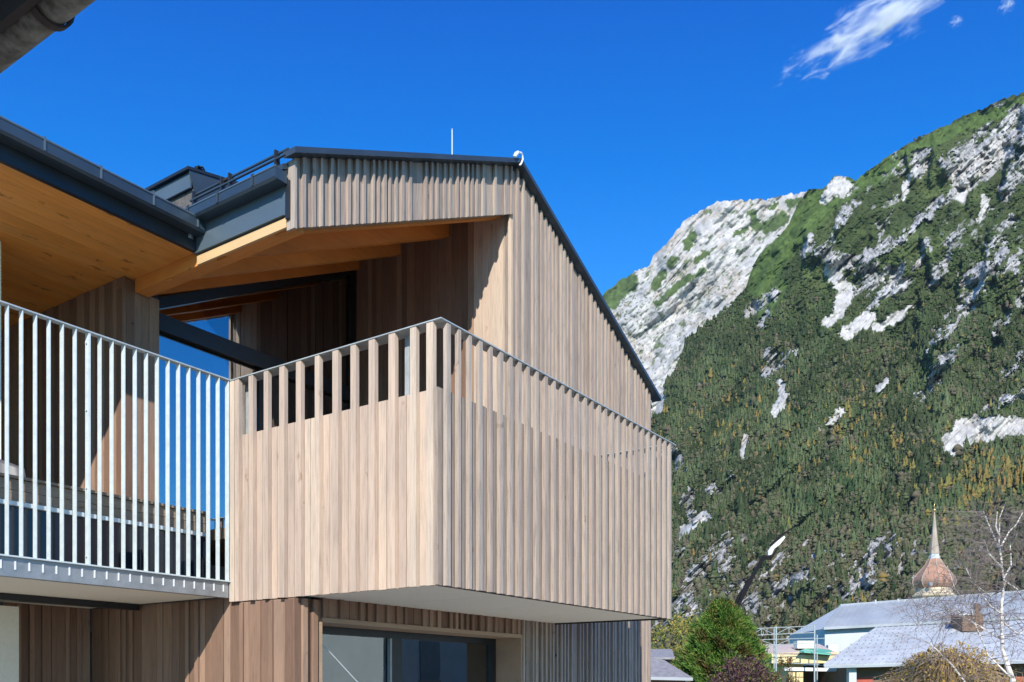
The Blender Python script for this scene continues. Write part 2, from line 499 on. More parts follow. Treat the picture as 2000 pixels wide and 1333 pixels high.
# standing seams
for k in range(1, 23):
    y = YV + 0.6 * k
    mb.bar((XLE + 0.02, y, roofz(XLE) - 0.088), (RX, y, roofz(RX) - 0.088), 0.02, 0.03)
    mb.bar((RX, y, roofz(RX) - 0.088), (XRE, y, roofz(XRE) - 0.088), 0.02, 0.03)
mb.build('roof_sheet', M_metal, roof)
mb = MB()
for (xa, xb) in ((XLE, RX - 0.001), (RX + 0.001, XRE)):
    za, zb = roofz(xa), roofz(xb)
    mb.hexa([(xa, YV - 0.012, za - 0.055), (xb, YV - 0.012, zb - 0.055), (xb, YV + 0.15, zb - 0.055), (xa, YV + 0.15, za - 0.055),
             (xa, YV - 0.012, za + 0.0), (xb, YV - 0.012, zb + 0.0), (xb, YV + 0.15, zb + 0.0), (xa, YV + 0.15, za + 0.0)])
mb.build('verge_trim', M_metal, roof)
mb = MB()
for (xa, xb) in ((XLE + 0.03, RX - 0.001), (RX + 0.001, XRE - 0.03)):
    za, zb = roofz(xa) - 0.155, roofz(xb) - 0.155
    mb.hexa([(xa, YV + 0.16, za - 0.03), (xb, YV + 0.16, zb - 0.03), (xb, 16, zb - 0.03), (xa, 16, za - 0.03),
             (xa, YV + 0.16, za), (xb, YV + 0.16, zb), (xb, 16, zb), (xa, 16, za)])
mb.build('roof_deck', M_metal_dk, roof)
mb = MB()
mb.tube([(RX, YV + .1, RZ - 0.09), (RX, 20, RZ - 0.09)], 0.03, 8)
mb.build('ridge_cap', M_metal, roof)

# rafters and soffit boards of the loggia
for Yr in (6.44, 7.29, 8.13, 8.90):
    mb = MB()
    xa, xb = XL + 0.02, XI - 0.002
    zf = lambda x, o: underz(x) + o
    mb.hexa([(xa, Yr - 0.06, zf(xa, 0)), (xb, Yr - 0.06, zf(xb, 0)), (xb, Yr + 0.06, zf(xb, 0)), (xa, Yr + 0.06, zf(xa, 0)),
             (xa, Yr - 0.06, zf(xa, .22)), (xb, Yr - 0.06, zf(xb, .22)), (xb, Yr + 0.06, zf(xb, .22)), (xa, Yr + 0.06, zf(xa, .22))], R.random())
    mb.build('rafter', M_pine_x, house)
mb = MB()
y = YG + 0.0
while y < 12.4:
    xa, xb = XL + 0.02, XI
    mb.hexa([(xa, y + .002, underz(xa) + .221), (xb, y + .002, underz(xb) + .221), (xb, y + .148, underz(xb) + .221), (xa, y + .148, underz(xa) + .221),
             (xa, y + .002, underz(xa) + .25), (xb, y + .002, underz(xb) + .25), (xb, y + .148, underz(xb) + .25), (xa, y + .148, underz(xa) + .25)], R.random())
    y += 0.15
mb.build('loggia_soffit', M_soffit, house)
# eave beam (pale planed strip in the sun at its outer end, running back to the wall)
mb = MB(); mb.box(XL, XL + 0.16, YG + 0.03, 8.69, 4.205 + EYE, 4.36 + EYE, 0.6)
mb.build('eave_beam', M_pine_y, house)
mb = MB(); mb.box(XL - 0.028, XL - 0.002, YG + 0.05, 7.60, 4.195 + EYE, 4.285 + EYE, 0.8)
mb.build('eave_board', M_palepine, house)
# sheet-metal fascia of the eave
mb = MB(); mb.box(XL - 0.045, XL - 0.01, YG + 0.045, 7.62, 4.30 + EYE, 4.60 + EYE)
mb.box(XL - 0.055, XL - 0.046, YG + 0.06, 7.62, 4.30 + EYE, 4.315 + EYE)
mb.box(XL - 0.009, XL + 0.02, YG + 0.06, 8.6, 4.37 + EYE, 4.66 + EYE)
mb.build('metal_fascia', M_fascia, house)


def gutter_profile(c0, c1, z0, z1, t=0.006):
    """open box gutter section with rolled lip"""
    return [(c0, z1), (c0, z0 + 0.02), (c0 + 0.02 * (1 if c1 > c0 else -1), z0), (c1, z0), (c1, z1),
            (c1 - t * (1 if c1 > c0 else -1), z1), (c1 - t * (1 if c1 > c0 else -1), z0 + t),
            (c0 + 0.022 * (1 if c1 > c0 else -1), z0 + t), (c0 + t * (1 if c1 > c0 else -1), z0 + 0.024), (c0 + t * (1 if c1 > c0 else -1), z1)]


gut = part('eave_gutter', house)
mb = MB()
mb.extrude(gutter_profile(5.41, 5.54, 4.56 + EYE, 4.662 + EYE), 6.26, 7.85, 'y')
mb.box(5.41, 5.54, 6.252, 6.259, 4.56 + EYE, 4.662 + EYE)
mb.box(5.41, 5.54, 7.851, 7.858, 4.56 + EYE, 4.662 + EYE)
mb.build('gutter_trough', M_gutter, gut)
mb = MB(); mb.tube([(5.41, 6.25, 4.668 + EYE), (5.41, 7.86, 4.668 + EYE)], 0.009, 8); mb.build('gutter_lip', M_lip, gut)
for yy in (6.55, 7.05, 7.5):
    mb = MB(); mb.box(5.395, 5.4, yy, yy + 0.025, 4.575 + EYE, 4.68 + EYE); mb.box(5.40, 5.52, yy, yy + 0.025, 4.681 + EYE, 4.687 + EYE)
    mb.build('gutter_bracket', M_metal, gut)
mb = MB(); mb.tube([(5.49, 7.62, 4.60 + EYE), (5.49, 7.62, 4.42 + EYE)], 0.045, 14)
mb.tube([(5.49, 7.62, 4.525 + EYE), (5.49, 7.62, 4.51 + EYE)], 0.052, 14)
mb.build('outlet_pipe', M_galv_dull, house, smooth=False)
# snow guard: two tubes on holders above the gutter
sg = part('snow_guard', house)
for (xx, zz) in ((5.53, 4.864), (5.50, 4.80)):
    mb = MB(); mb.tube([(xx, 6.22, zz + EYE), (xx, 7.60, zz + EYE)], 0.012, 8); mb.build('guard_tube', M_metal, sg)
for yy in (6.35, 7.0, 7.12, 7.55):
    mb = MB(); mb.box(5.49, 5.545, yy, yy + 0.02, 4.70 + EYE, 4.885 + EYE); mb.build('guard_holder', M_metal_dk, sg)
mb = MB(); mb.tube([(5.53, 7.02, 4.864 + EYE), (5.53, 7.2, 4.864 + EYE)], 0.016, 8); mb.build('guard_sleeve', M_rust, sg)
# roof-edge gap closure at the verge
mb = MB(); mb.box(5.545, 5.565, 6.235, 6.28, 4.25 + EYE, 4.60 + EYE)
mb.build('verge_return', M_metal_dk, house)

# ---- low roof over the terrace
wing = part('terrace_roof', house)
mb = MB()
x = -6.0
mb2 = MB()
yy = 7.64
while yy < 13.0:
    mb2.box(-6.0, XL - 0.004, yy + 0.0015, yy + 0.1985, 4.34 + EYE, 4.37 + EYE, R.random())
    yy += 0.20
mb2.build('soffit', M_soffit, wing)
mb.box(-6, XL - 0.06, 7.60, 13.2, 4.372 + EYE, 4.56 + EYE)
mb.build('roof_slab', M_metal_dk, wing)
mb = MB(); mb.box(-6, XL - 0.05, 7.585, 7.60, 4.325 + EYE, 4.57 + EYE); mb.box(-6, XL - 0.05, 7.585, 7.637, 4.318 + EYE, 4.3245 + EYE)
mb.build('roof_edge_trim', M_metal_dk, wing)
mb = MB()
mb.extrude(gutter_profile(7.43, 7.58, 4.455 + EYE, 4.565 + EYE), -6, 5.585, 'x')
mb.box(5.586, 5.592, 7.43, 7.58, 4.455 + EYE, 4.565 + EYE)
mb.build('gutter_trough', M_gutter, wing)
mb = MB(); mb.tube([(-6, 7.43, 4.572 + EYE), (5.59, 7.43, 4.572 + EYE)], 0.011, 8)
mb.build('gutter_lip', M_lip, wing)
for xx in (3.55, 3.95, 4.45, 4.97, 5.45):
    mb = MB(); mb.box(xx, xx + 0.016, 7.420, 7.4285, 4.475 + EYE, 4.585 + EYE); mb.box(xx, xx + 0.016, 7.42, 7.60, 4.586 + EYE, 4.592 + EYE)
    mb.build('gutter_bracket', M_fascia, wing)
mb = MB()
mb.box(-6, XL - 0.08, 7.56, 7.66, 4.575 + EYE, 4.60 + EYE)
mb.build('eave_flashing', M_metal, wing)

# ---- dark metal roof box behind the gutters
boxp = part('roof_box', house)
mb = MB()
tz = lambda x: 5.20 + 0.21 * (x - 5.6) + EYE
fr = [(5.585, 5.215 + EYE)]
for k in range(9):
    a = k / 8
    fr.append((5.585 + 0.075 * math.sin(a * math.pi / 2), 5.18 + EYE - 0.27 * a))
fr += [(5.66, 4.66 + EYE), (6.9, 5.16 + EYE), (6.9, tz(6.9))]
mb.extrude([(p, q) for p, q in fr], 7.74, 7.752, 'y')
mb.build('front_sheet', M_metal, boxp)
mb = MB()
mb.box(5.60, 5.62, 7.753, 8.75, 5.03 + EYE, 5.185 + EYE)
mb.build('side_band', M_fascia, boxp)
mb = MB(); mb.box(5.64, 5.66, 7.753, 8.9, 4.5 + EYE, 5.03 + EYE); mb.build('side_panel', M_stonepanel, boxp)
mb = MB()
mb.hexa([(5.56, 7.73, tz(5.56)), (6.9, 7.73, tz(6.9)), (6.9, 8.9, tz(6.9)), (5.56, 8.9, tz(5.56)),
         (5.56, 7.73, tz(5.56) + .03), (6.9, 7.73, tz(6.9) + .03), (6.9, 8.9, tz(6.9) + .03), (5.56, 8.9, tz(5.56) + .03)])
mb.build('lid', M_metal_dk, boxp)
mb = MB()
p0 = onY(390, 338, 7.9)
for k in range(5):
    r_ = random.Random(k)
    pts = []
    for i in range(15):
        a = i / 14 * 2 * math.pi
        rr = 0.045 + 0.015 * r_.random()
        pts.append((p0.x + rr * math.cos(a + k), p0.y + 0.03 * math.sin(a * 2 + k), p0.z + 0.01 + rr * math.sin(a + k) * 0.9))
    mb.tube(pts, 0.008, 6)
mb.build('cable_coil', M_black, boxp)
mb = MB()
pa = onX(293, 372, 5.6); mb.tube([pa + Vector((0, 0, -0.12)), pa + Vector((0, 0, 0.03))], 0.012, 8)
mb.tube([pa + Vector((0, 0, -0.02)), pa + Vector((0, -0.07, -0.03)), pa + Vector((0, -0.08, -0.08))], 0.008, 6)
mb.build('pipe_clamp', M_galv, boxp)

# lightning rod and cable on the ridge
pa = onY(883, 299, 6.6); pb = onY(883, 251, 6.6)
mb = MB(); mb.tube([pa - Vector((0, 0, 0.15)), pb - Vector((0, 0, .02)), pb], [0.008, 0.008, 0.003], 8); mb.build('lightning_rod', M_handrail, house)
mb = MB()
cpts = [onY(x_, y_, 6.08) for x_, y_ in ((1005, 304), (1007, 299), (1012, 298), (1018, 299), (1021, 305), (1021, 312), (1018, 320), (1015, 323))]
mb.tube(cpts, 0.012, 8)
mb.tube([cpts[0] + Vector((0, 0.0, -0.01)), cpts[2]], 0.022, 8)
mb.build('ridge_cable', M_whitecable, house, smooth=True)

# ---- loggia glazing
GY = 8.93
win = part('loggia_window', house)
mb = MB()
x0, x1 = 5.907, XI - 0.01
tp = lambda x: underz(x) + 0.02


def post(mb, xa, xb, ya, yb, z0, ztop=None):
    mb.hexa([(xa, ya, z0), (xb, ya, z0), (xb, yb, z0), (xa, yb, z0), (xa, ya, (ztop or tp(xa))), (xb, ya, (ztop or tp(xb))), (xb, yb, (ztop or tp(xb))), (xa, yb, (ztop or tp(xa)))])


for xa in (x0, 7.42, x1 - 0.11):
    post(mb, xa, xa + 0.10, GY - 0.05, GY + 0.05, 1.6 + EYE, (3.95 + EYE) if xa == 7.42 else None)
mb.box(x0 + 0.10, x1 - 0.11, GY - 0.045, GY + 0.045, 1.6 + EYE, 1.72 + EYE)
mb.hexa([(x0 + .1, GY - .05, tp(x0) - .13), (x1 - .11, GY - .05, tp(x1) - .13), (x1 - .11, GY + .04, tp(x1) - .13), (x0 + .1, GY + .04, tp(x0) - .13),
         (x0 + .1, GY - .05, tp(x0)), (x1 - .11, GY - .05, tp(x1)), (x1 - .11, GY + .04, tp(x1)), (x0 + .1, GY + .04, tp(x0))])
mb.build('window_frame', M_black, win)
mb = MB(); mb.box(x0 + 0.10, x1 - 0.11, GY - 0.075, GY + 0.045, 3.975 + EYE, 4.165 + EYE); mb.build('transom', M_frame, win)
mb = MB()
mb.box(x0 + 0.10, 7.42, GY, GY + 0.008, 1.72 + EYE, 3.955 + EYE); mb.build('pane', M_glass, win)
mb = MB(); mb.box(7.52, x1 - 0.11, GY - 0.01, GY - 0.002, 1.72 + EYE, 3.955 + EYE); mb.build('pane', M_glass, win)
mb = MB()
xa, xb = x0 + 0.1, x1 - 0.11
mb.hexa([(xa, GY, 4.165 + EYE), (xb, GY, 4.165 + EYE), (xb, GY + .008, 4.165 + EYE), (xa, GY + .008, 4.165 + EYE),
         (xa, GY, tp(xa) - .10), (xb, GY, tp(xb) - .12), (xb, GY + .008, tp(xb) - .12), (xa, GY + .008, tp(xa) - .10)])
mb.build('pane', M_glass, win)
mb = MB()          # dim room behind the glazing
mb.box(5.85, XI + 0.2, 12.4, 12.5, 1.3 + EYE, 6.2 + EYE)
mb.box(5.80, XI + 0.2, 9.02, 12.4, 1.55 + EYE, 1.6 + EYE)
mb.box(5.78, 5.84, 9.32, 12.4, 1.6 + EYE, 4.4 + EYE)
mb.box(XI + .2, XI + .26, 9.05, 12.4, 1.55 + EYE, 6.2 + EYE)
mb.build('upper_room', M_light_room, house)
for Yr in (9.75, 10.6, 11.45):
    mb = MB(); xa, xb = XL + 0.3, XI + 0.1
    zf = lambda x, o: underz(x) + o
    mb.hexa([(xa, Yr - 0.06, zf(xa, 0)), (xb, Yr - 0.06, zf(xb, 0)), (xb, Yr + 0.06, zf(xb, 0)), (xa, Yr + 0.06, zf(xa, 0)),
             (xa, Yr - 0.06, zf(xa, .21)), (xb, Yr - 0.06, zf(xb, .21)), (xb, Yr + 0.06, zf(xb, .21)), (xa, Yr + 0.06, zf(xa, .21))], R.random())
    mb.build('rafter', M_pine_x, house)

# terrace and loggia floor
mb = MB()
mb.box(-6, XL - 0.06, 7.45, 13.0, 1.52 + EYE, 1.66 + EYE)
mb.build('terrace_paving', plain('pale_terrace_slabs', (0.36, 0.33, 0.28), 0.85, 0, 0.1, 5), house)
mb = MB()
mb.box(XL + 0.06, XI, YG + 0.105, 9.0, 1.45 + EYE, 1.56 + EYE)
mb.build('loggia_floor', M_greywood, house)
mb = MB()
zz = 1.50
for k in range(2):
    mb.box(-6, XL - 0.055, 7.40 - 0.004 * k, 7.425, zz + EYE + 0.088 * k, zz + EYE + 0.085 + 0.088 * k, R.random())
mb.box(-6, XL - 0.055, 7.37, 7.45, 1.678 + EYE, 1.70 + EYE, 0.2)
mb.build('terrace_edge_board', M_greywood, house)
mb = MB(); mb.box(-6, XL - 0.055, 7.36, 7.43, 1.455 + EYE, 1.49 + EYE); mb.build('edge_strip', M_galv, house)
mb = MB(); mb.box(-6, XL - 0.055, 7.40, 7.44, 0.98 + EYE, 1.453 + EYE); mb.build('edge_panel', M_darkpanel, house)
mb = MB(); mb.box(-6, XL - 0.02, YR + 0.05, 9.53, 0.865 + EYE, 0.95 + EYE)
mb.build('terrace_underside', M_cream, house)
mb = MB(); mb.box(-6, XL - 0.03, 8.56, 8.66, 0.80 + EYE, 0.862 + EYE); mb.build('shade_rail', M_metal_dk, house)

# ---- galvanised railing of the terrace
rail = part('steel_railing', house)
mb = MB(); mb.box(-4, XL - 0.02, YR - 0.032, YR + 0.032, 2.945 + EYE, 2.957 + EYE); mb.build('handrail', M_handrail, rail)
mb = MB(); mb.box(-4, XL - 0.02, YR - 0.035, YR + 0.045, 1.000 + EYE, 1.012 + EYE); mb.build('base_plate', M_galv, rail)
mb = MB()
mb.box(-4, XL - 0.025, YR - 0.004, YR + 0.006, 0.850 + EYE, 0.999 + EYE)
mb.box(-4, XL - 0.025, YR + 0.007, YR + 0.07, 0.850 + EYE, 0.858 + EYE)
mb.build('edge_channel', M_galv_dull, rail)
k = 0; xx = XL - 0.035
while xx > 1.0:
    mb = MB()
    mb.box(xx - 0.007, xx, YR - 0.025, YR + 0.027, 1.0125 + EYE, 2.9445 + EYE)
    if k == 13:
        mb.box(xx + 0.001, xx + 0.009, YR - 0.028, YR + 0.030, 1.0125 + EYE, 2.9445 + EYE)
        for zb in (2.86, 2.30, 1.65, 1.08):
            mb.tube([(xx - 0.02, YR, zb + EYE), (xx + 0.02, YR, zb + EYE)], 0.009, 6)
    mb.build('baluster', M_galv, rail)
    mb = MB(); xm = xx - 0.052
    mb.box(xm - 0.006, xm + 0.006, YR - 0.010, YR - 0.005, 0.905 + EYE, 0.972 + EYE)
    if k < 26: mb.build('glint_tab', M_whitecable, rail)  # white tabs standing in for sun glints thrown onto the channel by the balusters
    xx -= 0.1085; k += 1
for xp in (4.72, 5.38):
    mb = MB(); mb.box(xp, xp + 0.06, YR + 0.10, YR + 0.22, 1.02 + EYE, 1.22 + EYE); mb.box(xp + .015, xp + .045, YR + 0.07, YR + 0.099, 1.05 + EYE, 1.19 + EYE)
    mb.build('wall_anchor', M_metal_dk, rail)

# ---- wooden balcony
balc = part('balcony', house)
ZT, ZS, ZB0 = 2.942 + EYE, 2.412 + EYE, 0.818 + EYE
r_ = random.Random(21)
mb = MB(); y = YB + 0.0
ys = []
while y < YR - 0.04:
    ys.append(y); y += 0.222 * r_.uniform(0.92, 1.08)
for i, y in enumerate(ys):
    y1 = ys[i + 1] if i + 1 < len(ys) else YR - 0.01
    m_ = y + (y1 - y) * r_.uniform(0.55, 0.72)
    mb.box(XL + 0.022, XL + 0.045, y + 0.002, m_ - 0.003, ZB0 + r_.uniform(-.004, .004), ZS, r_.random())
    mb.box(XL + 0.022 - r_.choice((0, .003)), XL + 0.045, m_ + 0.002, y1 - 0.003, ZB0 + r_.uniform(-.004, .004), ZS, r_.random())
mb.box(XL + 0.050, XL + 0.058, YB + .06, YR - 0.02, ZB0 + 0.02, ZS - 0.012, 0)
mb.build('flank_boards', M_cladk, balc)
ys.append(YR - 0.085)
for i, y in enumerate(ys):
    w = 0.064 * r_.uniform(0.88, 1.12)
    o = 0.03 if i == 0 else 0
    mb = MB(); mb.box(XL - 0.022, XL + 0.0215, y + 0.004 + o, y + 0.004 + o + w, ZB0 - 0.006, ZT - 0.002, r_.random())
    mb.build('batten', M_cladk, balc)
mb = MB(); x = XL + 0.045
xs = []
while x < XBE - 0.03:
    xs.append(x); x += 0.148 * r_.uniform(0.93, 1.07)
for i, x in enumerate(xs):
    x1 = xs[i + 1] if i + 1 < len(xs) else XBE
    m_ = x + (x1 - x) * r_.uniform(0.45, 0.65)
    mb.box(x + 0.0015, m_ - 0.002, YB + 0.0, YB + 0.023, ZB0 + r_.uniform(-.004, .004), ZS, r_.random() * .5)
    mb.box(m_ + 0.002, x1 - 0.0015, YB - r_.choice((0, .004, .01)), YB + 0.023, ZB0 + r_.uniform(-.004, .004), ZS, r_.random() * .6)
mb.box(XL - 0.002, XL + 0.043, YB - 0.0, YB + 0.03, ZB0, ZS, 0.8)
mb.build('front_boards', M_board, balc)
for i, x in enumerate(xs):
    w = 0.044 * r_.uniform(0.8, 1.2)
    mb = MB(); mb.box(x + 0.01, x + 0.01 + w, YB - 0.048, YB - 0.0105, ZB0 - 0.006, ZT - 0.002, r_.uniform(0.6, 1))
    mb.build('batten', M_clad, balc)
# far end of the balcony
mb = MB(); y = YB + 0.05
ysr = []
while y < YG - 0.1:
    ysr.append(y)
    mb.box(XBE - 0.03, XBE - 0.006, y, y + 0.135, ZB0, ZS, r_.random()); y += 0.14
mb.build('end_boards', M_clad, balc)
for y in ysr:
    mb = MB(); mb.box(XBE - 0.005, XBE + 0.035, y, y + 0.06, ZB0 - 0.005, ZT - 0.002, r_.random()); mb.build('batten', M_clad, balc)
mb = MB(); mb.box(XL - 0.028, XL + 0.125, YB - 0.055, YR + 0.02, ZT, ZT + 0.010)
mb.box(XL + 0.1255, XBE + 0.04, YB - 0.055, YB + 0.075, ZT, ZT + 0.010)
mb.box(XBE - 0.07, XBE + 0.04, YB + 0.0755, YG - 0.07, ZT, ZT + 0.010)
mb.build('handrail', M_handrail, balc)
mb = MB()
for k in range(4):
    xa_ = XL + 0.05 + k * (XBE - 0.035 - XL - 0.05) / 4
    mb.box(xa_ + 0.003, xa_ + (XBE - 0.035 - XL - 0.05) / 4 - 0.003, YB + 0.03, YG - 0.03, ZB0 + 0.012, ZB0 + 0.06)
mb.box(XL + 0.05, XBE - 0.035, YB + 0.03, YG - 0.03, ZB0 + 0.062, ZB0 + 0.10)
mb.box(XL + 0.05, XL + 0.3, YG - 0.03, YR, ZB0 + 0.04, ZB0 + 0.10)
mb.build('underside', M_cream, balc)
mb = MB(); mb.box(XL + 0.03, XBE - 0.032, YB + 0.024, YB + 0.0285, ZB0 - 0.008, ZB0 + 0.012); mb.box(XBE - 0.034, XBE - 0.0305, YB + .03, YG - .07, ZB0 - 0.008, ZB0 + .012)
mb.build('drip_edge', M_metal_dk, balc)
mb = MB(); mb.box(XL + 0.05, XBE - 0.035, YB + 0.03, YG + 0.1, 1.42 + EYE, 1.56 + EYE); mb.build('floor', M_greywood, balc)
for (px, py) in ((XL + 0.10, 4.93), (XL + 0.10, 6.98)):
    mb = MB(); mb.box(px, px + 0.012, py, py + 0.05, 1.56 + EYE, ZT - 0.001); mb.build('post', M_handrail, balc)

# ---- lower window
lw = part('ground_floor_window', house)
WY = 6.63
mb = MB()
mb.box(WX0 - 0.001, WX1, YG - 0.045, WY + 0.1, WZ, WZ + 0.045, 0.55)
mb.box(WX1 - 0.03, WX1 + 0.02, YG - 0.045, WY + 0.1, 0, WZ - 0.001, 0.4)
mb.box(WX0 - 0.04, WX0, YG - 0.045, WY + 0.1, 0, WZ - 0.001, 0.4)
mb.build('reveal', wood('reveal_wood', [(0, (0.36, 0.25, 0.17)), (1, (0.42, 0.30, 0.21))], 'x', 0.2), lw)
mb = MB()
zt = WZ - 0.002
fx0, fx1 = WX0 + 0.001, WX1 - 0.031
mb.box(fx0, fx1, WY - 0.04, WY + 0.04, zt - 0.075, zt)
mb.box(fx0, fx0 + 0.03, WY - 0.04, WY + 0.04, 0, zt - 0.0755)
mb.box(fx1 - 0.10, fx1, WY - 0.04, WY + 0.04, 0, zt - 0.0755)
xm = 7.32
mb.box(xm, xm + 0.17, WY - 0.045, WY + 0.035, 0, zt - 0.0755)
mb.build('window_frame', M_frame, lw)
mb = MB(); mb.box(xm - 0.03, xm - 0.001, WY - 0.05, WY - 0.01, 0, zt - 0.08); mb.build('sash_edge', M_galv_dull, lw)
for (a, b) in ((fx0 + .03, xm - .03), (xm + .17, fx1 - .10)):
    mb = MB(); mb.box(a, b, WY, WY + 0.008, 0, zt - 0.0755); mb.build('pane', M_glass_low, lw)
mb = MB()          # net curtain inside left pane: fine mesh of threads
xx = fx0 + 0.03
while xx < xm:
    mb.tube([(xx, WY + 0.08, 0.6), (xx, WY + 0.08, zt - 0.1)], 0.0042, 3, caps=False); xx += 0.022
zz = 1.3
while zz < zt - 0.1:
    mb.tube([(fx0, WY + 0.08, zz), (xm, WY + 0.08, zz)], 0.0030, 3, caps=False); zz += 0.024
mb.build('net_curtain', M_net, lw)
mb = MB()
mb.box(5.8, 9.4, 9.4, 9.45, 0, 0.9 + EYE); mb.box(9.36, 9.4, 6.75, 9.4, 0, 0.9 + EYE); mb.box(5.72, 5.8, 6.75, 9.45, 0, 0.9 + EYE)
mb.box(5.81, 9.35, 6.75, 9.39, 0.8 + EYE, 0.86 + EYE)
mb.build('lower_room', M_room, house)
pa = onY(622, 1250, 6.36); pb = onY(705, 1340, 6.36)
mb = MB(); mb.tube([pa, pb + (pb - pa) * 1.2], 0.006, 6); mb.build('stay_cable', M_galv, lw)
mb = MB(); mb.tube([onY(1086, 1278, YG - 0.06), onY(1086, 1283, YG - 0.06)], 0.012, 6); mb.tube([onY(258, 632, 8.66), onY(261, 632, 8.66)], 0.008, 6); mb.build('wall_hook', M_black, house)

# grey chair on the terrace
ch = thing('terrace_chair', 'low dark grey chair on the terrace behind the steel railing', 'chair', (4.05, 8.35, 1.66 + EYE))
mb = MB()
cx, cy, cz = 4.05, 8.35, 1.66 + EYE
nU, nV = 9, 7; vs_ = []; fs_ = []
for i in range(nU):
    u = i / (nU - 1) * 2 - 1
    for j in range(nV):
        v = j / (nV - 1)
        vs_.append((cx + 0.27 * u, cy + 0.25 - 0.12 * u * u * 1.5 + 0.05 * v, cz + 0.20 + 0.27 * v * (1 - 0.35 * u * u)))
for i in range(nU - 1):
    for j in range(nV - 1):
        a = i * nV + j
        fs_.append((a, a + nV, a + nV + 1, a + 1))
mb.add(vs_, fs_)
o = mb.build('backrest', plain('grey_plastic', (0.09, 0.09, 0.10), 0.5), ch, smooth=True)
md = o.modifiers.new('thick', 'SOLIDIFY'); md.thickness = 0.02
mb = MB(); mb.box(cx - .25, cx + .25, cy - .22, cy + .22, cz + .18, cz + .21); mb.build('seat', o.data.materials[0], ch)
for sx in (-1, 1):
    for sy in (-1, 1):
        mb = MB(); mb.tube([(cx + sx * .2, cy + sy * .18, cz + .18), (cx + sx * .25, cy + sy * .22, cz)], 0.013, 8); mb.build('leg', M_black, ch)

# ------------------------------------------------------------------ old eave overhead at the left
C = 1.5
sh = thing('old_roof_eave', 'weathered zinc gutter and dark eave of an older roof, overhead at the upper left', 'roof', (0.5, 2, 0))
ge = part('zinc_gutter', sh)
zl = EYE + 2.01
Y0, Y1 = 0.9, 3.15
n = 12
ro = 0.062
prof = [(C - 0.062 + ro * math.cos(math.pi + math.pi * k / n), zl + 0.058 + ro * math.sin(math.pi + math.pi * k / n)) for k in range(n + 1)]
prof += [(C - 0.062 + (ro - 0.005) * math.cos(math.pi + math.pi * k / n), zl + 0.058 + (ro - 0.005) * math.sin(math.pi + math.pi * k / n)) for k in range(n, -1, -1)]
mb = MB(); mb.extrude(prof, Y0, Y1, 'y'); mb.build('gutter_trough', M_oldmetal, ge)
for yy in (2.66, 2.0, 1.4):
    mb = MB()
    ri, rb = ro + 0.003, ro + 0.011
    pr = [(C - 0.062 + rb * math.cos(math.pi + math.pi * k / n * 1.05), zl + 0.058 + rb * math.sin(math.pi + math.pi * k / n * 1.05)) for k in range(n + 1)]
    pr += [(C - 0.062 + ri * math.cos(math.pi + math.pi * k / n * 1.05), zl + 0.058 + ri * math.sin(math.pi + math.pi * k / n * 1.05)) for k in range(n, -1, -1)]
    mb.extrude(pr, yy, yy + 0.028, 'y'); mb.build('gutter_bracket', M_rust, ge)
mb = MB(); mb.hexa([(C - .14, Y0, zl + .10), (C - .10, Y0, zl + .10), (C - .10, Y1, zl + .10), (C - .14, Y1, zl + .10),
                    (C - .14, Y0, zl + .16), (C - .10, Y0, zl + .16), (C - .10, Y1, zl + .16), (C - .14, Y1, zl + .16)])
mb.box(C - .142, C - 0.118, Y0, Y1, zl + 0.0, zl + 0.075)
mb.build('fascia_board', plain('old_board', (0.025, 0.02, 0.018), 0.9, 0, 0.4, 10), sh)
mb = MB()
for i in range(7):
    xa = C - .09 - i * 0.30; xb = xa - 0.31
    za = zl + .14 + i * 0.15; zb = za + 0.16
    for j in range(36):
        ya = Y0 + j * 0.232
        if ya > Y1 - 0.1: break
        q = R.uniform(-.008, .008)
        mb.hexa([(xb, ya, zb + q), (xa, ya, za + q), (xa, ya + .226, za + q), (xb, ya + .226, zb + q),
                 (xb, ya, zb + .02 + q), (xa, ya, za + .02 + q), (xa, ya + .226, za + .02 + q), (xb, ya + .226, zb + .02 + q)])
mb.build('roof_tiles', M_tile, sh)
for yy in (1.1, 1.75, 2.4, 3.05):
    mb = MB(); mb.bar((C - .15, yy, zl + .03), (C - 2.1, yy, zl + .03 + 1.0), 0.08, 0.10); mb.build('rafter', M_rust, sh)
mb = MB(); mb.box(-0.6, -0.5, Y0, Y1, 0, zl + 1.0); mb.build('wall', M_cream, sh)

# neighbour across the yard, seen mirrored in the ground-floor window
nb = thing('neighbouring_house', 'pale rendered house across the yard, mirrored in the ground floor window', 'house', (25, -8, 0))
mb = MB(); mb.box(20.5, 29, -12.0, -5.0, 0, 4.6); mb.build('wall', plain('pale_greenish_render', (0.44, 0.47, 0.42), 0.9, 0, 0.1, 2), nb)
mb = MB(); mb.extrude([(-12.5, 4.6), (-4.5, 4.6), (-8.5, 6.2)], 20.2, 29.3, 'x'); mb.build('roof', M_tile, nb)
for xw in (21.6, 24.2, 26.6):
    mb = MB(); mb.box(xw, xw + 0.9, -4.99, -4.94, 1.9, 3.1); w_ = mb.build('window', plain('grey_pane', (0.16, 0.19, 0.19), 0.3), nb)
    mb = MB(); mb.box(xw - .08, xw + .98, -4.998, -4.93, 1.82, 1.89); mb.build('window_sill', M_clad, w_)
for yw in (-9.6, -11.2):
    mb = MB(); mb.box(20.44, 20.49, yw, yw + 0.9, 1.9, 3.1); w_ = mb.build('window', plain('grey_pane', (0.16, 0.19, 0.19), 0.3), nb)
    mb = MB(); mb.box(20.43, 20.498, yw - .08, yw + .98, 1.82, 1.89); mb.build('window_sill', M_clad, w_)

